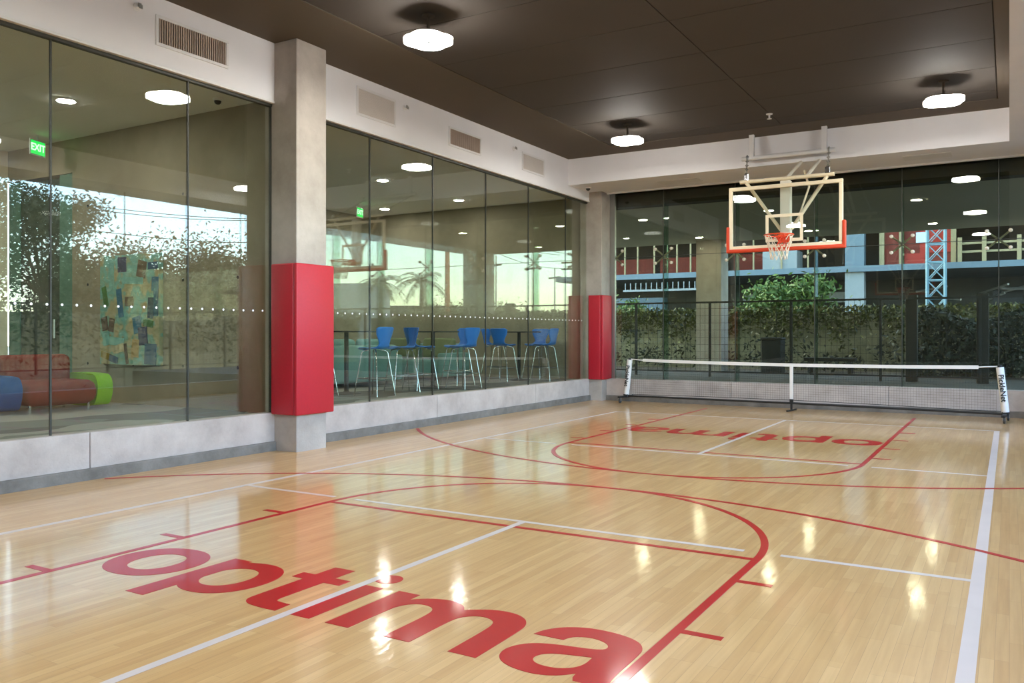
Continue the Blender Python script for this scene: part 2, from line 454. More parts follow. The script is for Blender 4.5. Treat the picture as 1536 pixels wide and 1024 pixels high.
for sy in (1, -1):
    f = lambda y: CY + sy*(y-CY)            # the far half is the near half turned round
    for sx in (-1, 1):
        xl = CX + sx*1.83
        strip('lane_line', xl-LW/2, xl+LW/2, f(-.45), f(5.47), RP)
        for k, yy in enumerate((2.0, 2.98, 3.95, 4.92)):
            h = .05 if k == 0 else .026
            strip('lane_mark', xl+sx*LW/2, xl+sx*.225, f(yy-h), f(yy+h), RP)
    strip('free_throw_line', CX-1.83-LW/2, CX+1.83+LW/2, f(5.42), f(5.47), RP, .0008)
    arc('free_throw_circle', CX, f(5.44), 1.83, 0 if sy > 0 else 180, 180 if sy > 0 else 360, LW, RP)
    arc('three_point_line', CX, f(1.27), 6.0, 20 if sy > 0 else 200, 160 if sy > 0 else 340, LW, RP, .0010, 110, (XW+.06, XE-.05))
    # white pickleball lines
    gx = math.sqrt(1.83**2-.19**2)
    yk = 5.63
    for (a, b) in ((-3.05, -gx-.12), (-gx+.12, gx-.12), (gx+.12, 3.05)):
        strip('kitchen_line', CX+a, CX+b, f(yk-.025), f(yk+.025), WP)
    strip('centre_line', CX-.026, CX+.026, f(1.03), f(yk-.025), WP, .0014)
    strip('base_line', CX-3.05, CX+3.05, f(1.03-.025), f(1.03+.025), WP, .0002)
for sx in (-1, 1):
    w = .03 if sx < 0 else .036
    strip('side_line', CX+sx*3.07-w, CX+sx*3.07+w, 1.0, 14.48, WP, .0002)

# lettering: outlines in court metres, baseline at y = 3.155
def smooth(lp, it=2):
    pts = [(p[0], p[1], len(p) > 2) for p in lp]
    for _ in range(it):
        n = len(pts); q = []
        for i in range(n):
            x, y, s = pts[i]
            if s: q.append((x, y, True)); continue
            px, py, ps = pts[i-1]; nx, ny, ns = pts[(i+1) % n]
            q.append((x*.75+px*.25, y*.75+py*.25, False)); q.append((x*.75+nx*.25, y*.75+ny*.25, False))
        pts = q
    return [(a, b) for a, b, _ in pts]
def ell(cx, cy, a, b, n=48, p=2.15):
    o = []
    for i in range(n):
        t = 2*math.pi*i/n; c, s = math.cos(t), math.sin(t)
        o.append((cx+a*math.copysign(abs(c)**(2/p), c), cy+b*math.copysign(abs(s)**(2/p), s)))
    return o
def rect(x0, x1, y0, y1): return [(x0, y0), (x1, y0), (x1, y1), (x0, y1)]
LET = {
 'letter_o': [[ell(-4.685, .305, .318, .308), ell(-4.675, .298, .157, .178)]],
 'letter_p': [[rect(-4.302, -4.15, -.185, .602)], [ell(-3.995, .302, .278, .31), ell(-4.012, .30, .147, .18)]],
 'letter_t': [[smooth([(-3.70, .50, 1), (-3.607, .50, 1), (-3.607, .14), (-3.60, .06), (-3.55, .015), (-3.46, .0), (-3.317, .0, 1), (-3.322, .115, 1), (-3.40, .118), (-3.435, .125), (-3.446, .16), (-3.446, .22, 1), (-3.446, .50, 1), (-3.325, .50, 1), (-3.325, .60, 1), (-3.446, .60, 1), (-3.446, .775, 1), (-3.605, .775, 1), (-3.605, .60, 1), (-3.70, .60, 1)])]],
 'letter_i': [[rect(-3.23, -3.074, 0, .59)], [ell(-3.155, .745, .082, .085, 32, 2)]],
 'letter_m': [[smooth([(-2.965, 0, 1), (-2.813, 0, 1), (-2.813, .34), (-2.80, .40), (-2.765, .455), (-2.71, .48), (-2.65, .47), (-2.61, .435), (-2.59, .36), (-2.59, 0, 1), (-2.435, 0, 1), (-2.435, .35), (-2.42, .41), (-2.385, .455), (-2.33, .48), (-2.27, .468), (-2.23, .43), (-2.213, .35), (-2.213, 0, 1), (-2.06, 0, 1), (-2.06, .41), (-2.075, .49), (-2.12, .56), (-2.19, .6), (-2.27, .61), (-2.35, .592), (-2.42, .55), (-2.466, .515, 1), (-2.5, .565), (-2.56, .6), (-2.63, .61), (-2.71, .59), (-2.77, .555), (-2.818, .505, 1), (-2.818, .6, 1), (-2.965, .6, 1)])]],
 'letter_a': [[smooth([(-1.983, .398, 1), (-1.965, .47), (-1.91, .545), (-1.82, .598), (-1.72, .612), (-1.6, .6), (-1.5, .555), (-1.45, .48), (-1.44, .4), (-1.44, .12), (-1.425, .03), (-1.41, 0, 1), (-1.575, 0, 1), (-1.59, .03, 1), (-1.595, .075, 1), (-1.65, .015), (-1.73, -.02), (-1.82, -.02), (-1.92, .01), (-1.985, .07), (-2.005, .15), (-1.985, .225), (-1.93, .29), (-1.83, .33), (-1.7, .35), (-1.62, .37), (-1.595, .4), (-1.61, .445), (-1.66, .48), (-1.73, .49), (-1.79, .465), (-1.815, .43), (-1.821, .398, 1)]),
               smooth([(-1.61, .27, 1), (-1.7, .25), (-1.79, .225), (-1.835, .18), (-1.84, .13), (-1.81, .09), (-1.75, .075), (-1.68, .085), (-1.625, .13), (-1.605, .19)])]],
}
for far in (0, 1):
    for nm, groups in LET.items():
        for k, loops in enumerate(groups):
            lp2 = []
            for lp in loops:
                q = [(x, y+3.155) for x, y in lp]
                if far: q = [(2*CX+.02-x, 2*CY-y) for x, y in q]
                lp2.append(q)
            flat_mesh(nm, lp2, .0005+.0002*k, T, RP, floor)

# ------------------------------------------------------------------ court ceiling
ceil = struct(MB().box(XW-1.0, XE+.6, YS-.3, YG+.6, ZC+.02, ZC+.3).build('ceiling', M['ceiling']), 'dark brown panelled court ceiling', 'ceiling')
mb = MB()
mb.box(XW, -6.62, YS, 15.6, ZC, ZC+.03)
mb.box(-.15, 0.05, YS, 15.6, ZC, ZC+.03)
mb.box(-6.62, -.15, 14.93, 15.6, ZC, ZC+.03)
mb.build('ceiling_border', M['ceiling_band'], ceil)
ys = [14.93, 14.42, 13.14, 11.86, 10.56, 9.29, 8.0, 6.7, 5.4, 4.1, 2.8, 1.5, .2, -1.38]
k = 0
for xa, xb in ((-6.61, -3.40), (-3.40, -.16)):
    for ya, yb in zip(ys[1:], ys[:-1]):
        MB().box(xa+.006, xb-.006, ya+.006, yb-.006, ZC+.006, ZC+.021).build('ceiling_panel', M['ceiling'], ceil)
MB().box(-6.61, -.16, -1.38, 14.93, ZC+.0195, ZC+.0199).build('panel_joint', M['dark_gap'], ceil)

# ------------------------------------------------------------------ soffits, sills, walls
w = sempty('wall_left', 'white soffit and concrete sill of the glazed left wall', 'wall')
for (y0, y1) in ((YS, 7.49), (8.01, YG)):
    MB().box(XG-.06, XW, y0, y1, ZSW, ZC).build('soffit', M['white_wall'], w)
    MB().box(XG-.02, XW+.012, y0, y1, ZSW-.028, ZSW, bev=.004).build('soffit_trim', M['white_trim'], w)
    MB().box(XG-.03, XG+.03, y0, y1, ZSW-.06, ZSW-.028).build('glass_channel', M['joint'], w)
for (y0, y1) in ((YS, 1.8), (1.808, 5.05), (5.058, 7.5), (8.0, 10.95), (10.958, 14.2), (14.208, 16.66)):
    MB().box(XG-.12, XW, y0, y1, .1, ZSILL, bev=.006, seg=1).build('sill', M['concrete_sill'], w)
for (y0, y1) in ((YS, 7.5), (8.0, 16.66)):
    MB().box(XG-.1, XW+.035, y0, y1, -.02, .115, bev=.012).build('plinth', M['concrete_dark'], w)

w = sempty('wall_back', 'white soffit and concrete sill of the glazed end wall', 'wall')
MB().box(XG-.05, XE+.5, 15.6, YN+.05, ZSN, ZC).build('soffit', M['white_wall'], w)
MB().box(XW, XE+.3, YN+.0, YN+.07, ZSN-.03, ZSN+.01).build('soffit_trim', M['white_trim'], w)
for (x0, x1) in ((-7.6, -4.85), (-4.842, -1.92), (-1.912, XE+.3)):
    MB().box(x0, x1, YN, YG+.12, .1, ZSILL, bev=.006, seg=1).build('sill', M['concrete_sill'], w)
MB().box(-7.6, XE+.3, YN-.04, YG, -.02, .115, bev=.012).build('plinth', M['concrete_dark'], w)
MB().box(XG-.05, 2.0, YG+.15, YG+.5, 4.24, LCZ+.4).build('head_beam', M['dark_beam'], w)

w = sempty('wall_right', 'white soffit and sill of the east glazing', 'wall')
MB().box(0.0, XE+.5, YS, 15.6, ZSN, ZC).build('soffit', M['white_wall'], w)
MB().box(XE-.1, XE+.1, YS, 16.3, -.02, .3).build('sill', M['concrete_sill'], w)
MB().box(XE-.1, XE+.2, 16.3, 16.85, 0, ZSN).build('corner_column', M['concrete'], w)
struct(MB().box(XLW-.3, XE+.5, YS-.3, YS, -.3, ZC+.3).build('wall_front', M['concrete_dark']), 'plain concrete wall behind the viewpoint', 'wall')

# concrete columns (part of the building) and their red pads
def column(label, y0, y1, x0=-8.05, x1=-7.5, ztop=ZC):
    return struct(MB().box(x0, x1, y0, y1, -.02, ztop, bev=.008, seg=1).build('concrete_column', M['concrete']), label, 'column')
column('concrete column between the two glazed lounge fronts', 7.49, 8.01)
column('concrete column in the far left corner of the court', 16.6, 17.12, -8.1, -7.58, ZSN)
MB_ = MB
def pad(label, x1, y0, y1, z0, z1, x0=-7.872, cut=None):
    t = thing('column_pad', label, 'safety pad', (x1, y0, z0), 0, 'red column pads')
    th = .065
    L0 = Vector((x1, y0, z0))
    def sub(name, a):
        q = MB().box(a[0]-L0.x, a[1]-L0.x, a[2]-L0.y, a[3]-L0.y, a[4]-L0.z, a[5]-L0.z, bev=.018, seg=3)
        return q.build(name, M['red_pad'], t, smooth=50)
    sub('front_panel', (x1-th, x1, y0, y1, z0, z1))
    sub('side_panel', (x0, x1-th-.001, y0, y0+th-.005, z0+.001, z1-.001))
    if cut is None:
        sub('side_panel', (x0+.001, x1-th-.001, y1-th+.005, y1, z0+.001, z1-.001))
    return t
pad('red vinyl pad around the near concrete column', -7.43, 7.42, 8.08, .455, 2.315)
pad('red vinyl pad on the corner column behind the net', -7.52, 16.535, 17.0, .46, 2.285, cut=1)
# steel jamb with small bracket beside the corner column
MB().box(-7.575, -7.46, YG-.03, YG+.05, ZSILL, ZSN).build('jamb', M['steel'], bpy.data.objects['wall_back'])

# ------------------------------------------------------------------ glazing
def panes_along_y(name, label, x, ys, z0, z1, mat, th=.02):
    w = sempty(name, label, 'window')
    for a, b in zip(ys[:-1], ys[1:]):
        MB().box(x-th/2, x+th/2, a+.006, b-.006, z0, z1).build('glass_pane', mat, w)
    for b in ys[1:-1]:
        MB().box(x-th/2-.001, x+th/2+.001, b-.008, b+.008, z0, z1).build('glass_joint', M['joint'], w)
    for b in (ys[0], ys[-1]):
        MB().box(x-.02, x+.02, b-.02, b+.02, z0, z1).build('edge_channel', M['joint'], w)
    return w
def dots(w, x, ya, yb, z, step=.15):
    mb = MB(); y = ya; n = 0
    while y < yb:
        mb.lathe((x, y, z), [(.0135, 0), (.0135, .0015)], 10, 'x'); y += step; n += 1
    o = mb.build('safety_dots', M['white_trim'], w); o['kind'] = 'stuff'
w1 = panes_along_y('window_1', 'near glazed front of the lounge with the red sofa', XG, [-1.38, .0, 1.57, 3.13, 4.69, 6.26, 7.50], ZSILL-.01, ZSW-.02, M['glass_left'])
dots(w1, XG+.0105, -1.2, 7.4, 1.735)
w2 = panes_along_y('window_2', 'glazed front of the lounge with blue stools', XG, [8.0, 9.38, 10.92, 12.50, 14.03, 15.60, 16.63], ZSILL-.01, ZSW-.02, M['glass_left'])
dots(w2, XG+.0105, 8.1, 16.5, 1.735)

w3 = sempty('window_3', 'tall end glazing looking out to the terrace', 'window')
FX = [-7.92, -6.35, -4.81, -3.26, -1.71, -.16, XE+.1]
ZM = 3.11
for a, b in zip(FX[:-1], FX[1:]):
    a = max(a, -7.5)
    MB().box(a+.006, b-.006, YG-.01, YG+.01, ZSILL-.01, ZM-.004).build('glass_pane', M['glass_north'], w3)
    MB().box(a+.006, b-.006, YG-.01, YG+.01, ZM+.004, ZSN+.3).build('glass_pane', M['glass_north'], w3)
MB().box(-7.5, XE+.1, YG-.011, YG+.011, ZM-.005, ZM+.005).build('glass_joint', M['joint'], w3)
for x in FX[1:-1]:
    MB().box(x-.008, x+.008, YG-.011, YG+.011, ZSILL, ZSN+.3).build('glass_joint', M['joint'], w3)
    MB().box(x-.012, x+.012, YG+.05, YG+.28, ZSILL, ZSN+.3).build('glass_fin', M['glass_fin'], w3)
for x in FX[:-1]:
    x = max(x, -7.47)
    mb = MB()
    for sx in (-1, 1):
        for sz in (-1, 1):
            if x < -7.4 and sx < 0: continue
            mb.tube([(x, YG+.05, ZM), (x+sx*.10, YG+.055, ZM+sz*.085), (x+sx*.18, YG+.04, ZM+sz*.15)], .017, 8)
            mb.lathe((x+sx*.18, YG+.011, ZM+sz*.15), [(.035, 0), (.035, .02), (.024, .035)], 14, 'y')
            mb.lathe((x+sx*.18, YG-.026, ZM+sz*.15), [(.022, 0), (.034, .006), (.034, .0155)], 14, 'y')
    mb.lathe((x, YG+.02, ZM), [(.026, 0), (.03, .02), (.03, .05)], 12, 'y')
    mb.build('spider_fitting', M['fitting'], w3, smooth=40)
w4 = panes_along_y('window_4', 'east glazing along the right side of the court', XE, [YS+.02, 1.8, 5.0, 8.2, 11.4, 14.6, 16.3], .3, ZSN+.02, M['glass_clear'])

# ------------------------------------------------------------------ lounges
struct(MB().box(XLW-.2, XG-.12, YS-.2, YG, -.2, LZ).build('floor', M['carpet']), 'patterned grey lounge carpet', 'floor')
struct(MB().box(XLW-.2, XG-.06, YS-.2, YG+.4, LCZ, LCZ+.25).build('ceiling', M['lounge_ceiling']), 'pale lounge ceiling', 'ceiling')
w = sempty('wall_middle', 'concrete wall dividing the two lounges', 'wall')
MB().box(-12.5, -8.06, 7.72, 8.0, LZ-.01, LCZ).build('wall_panel', M['concrete_wall'], w)
MB().box(XLW, -12.5, 7.72, 8.0, 3.95, LCZ).build('wall_header', M['concrete_wall'], w)
mb = MB()
for x in (-12.1, -11.0, -9.9, -8.8):
    for z in (1.0, 2.2, 3.4):
        mb.lathe((x, 7.7195, z), [(.022, 0), (.022, .004)], 12, 'y')
o = mb.build('tie_hole', M['dark_gap'], w); o['kind'] = 'stuff'
struct(MB().box(XLW-.3, XLW, 8.0, YG, LZ-.3, LCZ).build('wall_west', M['concrete_wall']), 'concrete west wall of the bar lounge', 'wall')
struct(MB().box(XLW-.3, XLW, YS, 7.72, LZ-.3, LCZ).build('wall_side', M['cream_wall']), 'cream west wall of the sofa lounge', 'wall')
struct(MB().box(XLW-.3, XG-.06, YG-.2, YG+.1, LZ-.3, LCZ).build('wall_north', M['concrete_wall']), 'concrete north wall of the bar lounge', 'wall')
d = sempty('door_1', 'dark green lounge door in a teal frame', 'door')
MB().box(-13.95, -12.85, 7.74, 7.80, LZ, 3.9).build('door_leaf', M['door_dark'], d)
MB().box(-12.85, -12.51, 7.73, 7.84, LZ, 3.94).build('door_frame', M['door_teal'], d)
MB().box(-14.29, -13.95, 7.73, 7.84, LZ, 3.94).build('door_frame', M['door_teal'], d)
MB().tube([(-12.95, 7.70, LZ+.95), (-12.95, 7.70, LZ+1.25)], .015).build('door_handle', M['steel'], d)
# unseen upper roof over everything, added to block the sun
struct(MB().box(XLW-.5, 2.7, YS-.5, YG+.6, ZC+.3, ZC+.6).build('roof', M['bld_grey']), 'unseen flat building roof that keeps the sun out', 'roof')
struct(MB().box(-18, 2.0, YG+.5, 27.3, LCZ, LCZ+.5).build('ceiling', M['terrace_ceiling']), 'terrace soffit with round lights', 'ceiling')

# ------------------------------------------------------------------ vents, sprinklers, cameras
def wall_vent(label, y0, y1, z0, z1, dark):
    t = thing('wall_vent', label, 'vent', (XW, (y0+y1)/2, (z0+z1)/2))
    hy, hz = (y1-y0)/2, (z1-z0)/2
    f = .035
    mb = MB()
    mb.box(-.002, .016, -hy-f, hy+f, hz, hz+f, .003, 1); mb.box(-.002, .016, -hy-f, hy+f, -hz-f, -hz, .003, 1)
    mb.box(-.002, .016, -hy-f, -hy, -hz, hz, .003, 1); mb.box(-.002, .016, hy, hy+f, -hz, hz, .003, 1)
    mb.build('frame', M['white_trim'], t)
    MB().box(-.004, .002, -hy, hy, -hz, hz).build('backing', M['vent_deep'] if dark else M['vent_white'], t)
    mb = MB()
    if dark:
        n = 30
        for i in range(n):
            y = -hy + (i+.5)*2*hy/n
            mb.box(.002, .014, y-.007, y+.007, -hz, hz)
        mb.build('grille', M['vent_dark'], t)
    else:
        n = 14
        for i in range(n):
            z = -hz + (i+.5)*2*hz/n
            mb.box(.002, .012, -hy, hy, z-.0035, z+.0065, rot=Matrix.Rotation(R(25), 3, 'Y'))
        mb.build('grille', M['vent_white'], t)
wall_vent('bronze bar vent in the soffit left of the near concrete column', 5.83, 6.73, 4.585, 4.845, True)
wall_vent('white louvred vent in the soffit right beside the near column', 9.05, 9.85, 4.56, 4.9, False)
wall_vent('bronze bar vent in the soffit above the blue stools', 11.3, 12.2, 4.56, 4.81, True)
wall_vent('white louvred vent in the soffit nearest the end corner', 13.7, 14.5, 4.56, 4.84, False)

def sprinkler(label, loc, side):
    t = thing('sprinkler_head', label, 'sprinkler', loc, 0, 'fire sprinklers')
    if side:
        MB().lathe((0, 0, 0), [(.042, 0), (.04, .01), (.02, .016), (.014, .05)], 18, 'x').build('escutcheon', M['white_trim'], t, smooth=40)
        MB().box(.05, .056, -.02, .02, -.012, .03).tube([(.045, 0, -.012), (.07, 0, -.012)], .006).box(.068, .072, -.022, .022, -.03, .012).build('deflector', M['steel'], t)
    else:
        MB().lathe((0, 0, 0), [(.014, -.07), (.014, -.02), (.05, -.012), (.055, 0)], 18).build('escutcheon', M['white_trim'], t, smooth=40)
        MB().lathe((0, 0, -.085), [(.04, 0), (.04, .004), (.012, .016)], 16).build('deflector', M['white_trim'], t)
sprinkler('side wall sprinkler by the bronze vent left of column', (XW, 5.57, 4.88), True)
sprinkler('side wall sprinkler between white vent and bronze vent', (XW, 10.1, 4.87), True)
sprinkler('side wall sprinkler just before the last white vent', (XW, 13.35, 4.87), True)
sprinkler('pendent sprinkler on the dark ceiling left of the hoop', (-3.4, 14.05, ZC), False)

def dome_cam(label, loc):
    t = thing('security_camera', label, 'camera', loc, 0, 'dome cameras')
    MB().lathe((0, 0, 0), [(.055, -.03), (.06, -.02), (.06, 0)], 20).build('base', M['white_trim'], t, smooth=40)
    MB().lathe((0, 0, 0), [(.006, -.075), (.025, -.07), (.04, -.055), (.046, -.03)], 20).build('dome', M['black'], t, smooth=60)
dome_cam('black dome camera under the soffit above the corner column', (-7.62, 16.0, ZSN))
dome_cam('black dome camera on the sofa lounge ceiling by the column', (-8.75, 7.35, LCZ))

def panel(label, x0, x1, y0, y1):
    o = MB().box(x0, x1, y0, y1, ZSN-.008, ZSN, .002, 1).build('access_panel', M['white_trim'])
    tag(o, label, 'panel', 'soffit panels')
panel('flat white access panel under the end soffit left of the hoop', -6.15, -5.3, 16.1, 16.5)
panel('flat white access panel under the end soffit right of the hoop', -1.6, -.85, 16.0, 16.4)

# ------------------------------------------------------------------ lamps
def clover(c, a, n=144):
    o = []
    for i in range(n):
        t = 2*math.pi*i/n
        q = (t+math.pi/4) % (math.pi/2) - math.pi/4
        r = c*math.cos(q)+math.sqrt(a*a-(c*math.sin(q))**2)
        o.append((r*math.cos(t+.5), r*math.sin(t+.5)))
    return o
def make_lamp():
    t = thing('ceiling_lamp', 'x', 'lamp', (0, 0, 0), 0, 'clover ceiling lamps')
    h = -.25
    flat_mesh('top_plate', [clover(.10, .185)], h-.012, .012, M['ceiling_band'], t)
    flat_mesh('diffuser', [clover(.097, .182), ell(0, 0, .045, .045, 24, 2)[::-1]], h-.062, .05, M['lamp'], t)
    MB().lathe((0, 0, 0), [(.044, h-.058), (.044, h-.012)], 20).build('hub', M['steel'], t, smooth=40)
    MB().lathe((0, 0, 0), [(.018, h), (.018, -.02), (.07, -.018), (.07, 0)], 20).build('stem', M['ceiling_band'], t, smooth=40)
    return t
lamp = make_lamp()
LAMPS = [(-5.68, 7.72, ZC, 'glowing clover ceiling lamp nearest the concrete column'),
         (-5.68, 13.5, ZC, 'glowing clover ceiling lamp near the far left corner'),
         (-.81, 13.5, ZC, 'glowing clover ceiling lamp at far right of the dark ceiling'),
         (-.81, 7.72, ZC, 'clover ceiling lamp high over the right sideline mid court'),
         (-5.68, 1.9, ZC, 'clover ceiling lamp over the near left lane mark'),
         (-.81, 1.9, ZC, 'clover ceiling lamp above the near right sideline')]
for i, (x, y, z, l) in enumerate(LAMPS):
    place(lamp, i == 0, (x, y, z), .3*i, l)

def make_down(lens):
    t = thing('downlight', 'x', 'downlight', (0, 0, 0), 0, 'recessed downlights')
    MB().lathe((0, 0, 0), [(.112, -.012), (.128, -.01), (.134, 0)], 28).build('trim_ring', M['white_trim'], t, smooth=40)
    MB().lathe((0, 0, 0), [(.108, -.015), (.108, -.0125)], 28).build('lens', M[lens], t)
    return t
dl = make_down('downlight'); dlt = make_down('terrace_light')
DL = [(-10.5, 6.4, 'round downlight over the red sofa lounge'), (-10.6, 12.9, 'round downlight above the middle bar table'),
      (-13.0, 15.9, 'round downlight by the bar lounge exit sign'), (-10.7, 15.7, 'round downlight at the north end of the bar lounge'),
      (-10.4, 9.4, 'added unseen downlight above the nearest bar table'), (-13.0, 3.4, 'added unseen downlight by the cream lounge wall'),  # from this line on: unseen fittings, added to brighten the lounges
      (-10.5, 3.4, 'added unseen downlight over the near end of the sofa lounge'), (-13.0, 6.4, 'added unseen downlight beside the sofa lounge door'), (-13.0, 12.0, 'added unseen downlight above the teal couches')]
for x, n in ((-1.8, 'right'), (-5.07, 'centre'), (-8.35, 'left'), (-11.6, 'far left')):
    DL.append((x, 20.9, 'terrace downlight in the nearer row, %s column' % n))
    DL.append((x, 25.6, 'terrace downlight in the outer row, %s column' % n))
n1 = n2 = 0
for x, y, l in DL:
    if 'terrace' in l:
        place(dlt, n2 == 0, (x, y, LCZ), 0, l)['group'] = 'terrace downlights'; n2 += 1
    else:
        place(dl, n1 == 0, (x, y, LCZ), 0, l); n1 += 1

def exit_sign(label, loc, rz):
    t = thing('exit_sign', label, 'exit sign', loc, rz, 'green exit signs')
    MB().box(-.015, .0, -.17, .17, -.12, .12, .004, 1).build('housing', M['white_trim'], t)
    MB().box(.0005, .004, -.15, .15, -.1, .1).build('face', M['exit_green'], t)
    MB().tube([(-.008, 0, .12), (-.008, 0, .2)], .012).build('stem', M['white_trim'], t)
    Mx = Matrix.Translation((.006, 0, 0)) @ Matrix(((0, 0, 1, 0), (1, 0, 0, 0), (0, 1, 0, 0), (0, 0, 0, 1)))
    text_mesh('lettering', 'EXIT', .15, M['exit_letter'], t, Mx, .001, .004)
exit_sign('green EXIT sign hanging in the red sofa lounge', (-12.7, 7.3, LCZ-.2), R(22))
exit_sign('green EXIT sign hanging in the blue stool lounge', (-13.0, 15.0, LCZ-.2), R(15))

# ------------------------------------------------------------------ basketball hoops
def make_hoop(label, loc, rz):
    """board plane at local y=0 facing -y, x across, z = height above court"""
    t = thing('basketball_hoop', label, 'basketball hoop', loc, rz, 'basketball hoops')
    bw, zb, zt = .925, 2.885, 3.955
    MB().box(-bw+.03, bw-.03, -.008, .008, zb+.03, zt-.03).build('backboard', M['glass_clear'], t)
    f = .062
    mb = MB()
    for a in ((-bw, bw, zt-f, zt), (-bw, bw, zb, zb+f), (-bw, -bw+f, zb+f, zt-f), (bw-f, bw, zb+f, zt-f)):
        mb.box(a[0], a[1], -.02, .03, a[2], a[3], .006, 1)
    mb.build('board_frame', M['hoop_paint'], t)
    mb = MB(); s = .05
    x0, x1, z0, z1 = -.305, .305, 2.99, 3.45
    for a in ((x0, x1, z1-s, z1), (x0, x1, z0, z0+s), (x0, x0+s, z0+s, z1-s), (x1-s, x1, z0+s, z1-s)):
        mb.box(a[0], a[1], -.012, -.0085, a[2], a[3])
    mb.build('target_square', M['hoop_paint'], t)
    # padding round the lower edge
    mb = MB()
    mb.box(-bw-.045, bw+.045, -.035, .045, zb-.05, zb+.012, .016, 3)
    for sx in (-1, 1):
        a, b = sorted((sx*(bw-.012), sx*(bw+.045)))
        mb.box(a, b, -.034, .044, zb-.04, zb+.40, .016, 3)
    mb.build('edge_padding', M['orange'], t, smooth=50)
    # rim
    rz_, cy = 3.06, -.38
    rim = MB().ring((0, cy, rz_), .228, .011, 48, 10).build('rim', M['rim'], t, smooth=60)
    mb = MB().box(-.075, .075, -.16, -.03, rz_-.012, rz_+.008, .004, 1).box(-.1, .1, -.03, -.0085, rz_-.09, rz_+.05, .005, 1)
    mb.tube([(-.1, cy+.21, rz_), (-.07, -.05, rz_-.07)], .009).tube([(.1, cy+.21, rz_), (.07, -.05, rz_-.07)], .009)
    mb.build('rim_bracket', M['rim'], rim, smooth=40)
    n = 12; levels = [(0, .226), (.10, .195), (.2, .165), (.3, .14), (.4, .13)]
    top = MB(); low = MB()
    for li in range(len(levels)-1):
        z0_, r0 = levels[li]; z1_, r1 = levels[li+1]
        for k in range(n):
            for d in (-.5, .5):
                a0 = 2*math.pi*(k+.5*(li % 2))/n; a1 = a0+2*math.pi*d/n
                (top if li < 2 and k in (1, 2, 3, 9, 10) else low).tube([(r0*math.cos(a0), cy+r0*math.sin(a0), rz_-z0_), (r1*math.cos(a1), cy+r1*math.sin(a1), rz_-z1_)], .006, 5, False)
    low.build('net', M['net_cord'], rim, smooth=60)['kind'] = 'stuff'; top.build('coloured_net', M['red_cord'], rim, smooth=60)['kind'] = 'stuff'
    # mast and braces behind the board
    MB().box(-.085, .085, .06, .2, 2.97, 4.02, .012, 2).build('mast', M['white_metal'], t)
    zb2 = 4.06
    MB().tube([(-.77, .12, zb2), (.77, .12, zb2)], .033, 12).build('cross_bar', M['hoop_paint'], t, smooth=40)
    for sx in (-1, 1):
        MB().tube([(sx*.66, .12, zb2-.02), (sx*.085, .13, 3.2)], .03, 10).build('diagonal_brace', M['hoop_paint'], t, smooth=40)
        MB().tube([(sx*.16+.17, .12, zb2), (sx*.16+.17, 1.3, ZSN+.02)], .03, 10).build('rear_strut', M['white_metal'], t, smooth=40)
    MB().tube([(.2, .6, 4.25), (.3, .5, 3.95), (.14, .2, 3.25)], .018, 8).build('actuator', M['hoop_paint'], t, smooth=40)
    # ceiling hung pipe and the chains the frame hangs by
    zp, yp, xc = 4.65, 1.04, -.18
    MB().tube([(xc-.81, yp, zp), (xc+.81, yp, zp)], .04, 12).build('hanger_pipe', M['white_trim'], t, smooth=40)
    for sx in (-1, 1):
        MB().box(xc+sx*.63-.045, xc+sx*.63+.045, yp-.04, yp+.04, zp, ZC+.02, .004, 1).build('hanger_post', M['white_trim'], t)
    for sx in (-1, 1):
        a = Vector((xc+sx*.71, yp-.03, zp-.04)); b = Vector((sx*.665, .13, zb2+.05))
        ch = MB(); m = 9
        for i in range(m):
            p = a.lerp(b, (i+.5)/m); q = a.lerp(b, (i+.95)/m); p0 = a.lerp(b, (i+.05)/m)
            off = Vector((.024, 0, 0)) if i % 2 == 0 else Vector((0, .017, .017))
            ch.tube([p0, p+off, q], .009, 6).tube([p0, p-off, q], .009, 6)
        ch.ring((a.x, yp, zp), .052, .014, 18, 8, 'x')
        ch.build('chain', M['steel'], t, smooth=50)
        MB().box(b.x-.04, b.x+.04, b.y-.03, b.y+.03, b.z-.03, b.z+.08, .008, 1).build('turnbuckle', M['chrome'], t)
    return t
make_hoop('glass basketball backboard with orange rim hung before the end wall', (CX, 14.36, 0), 0)
make_hoop('matching basketball hoop hung above the near end of the court', (CX, 2*CY-14.36, 0), math.pi)

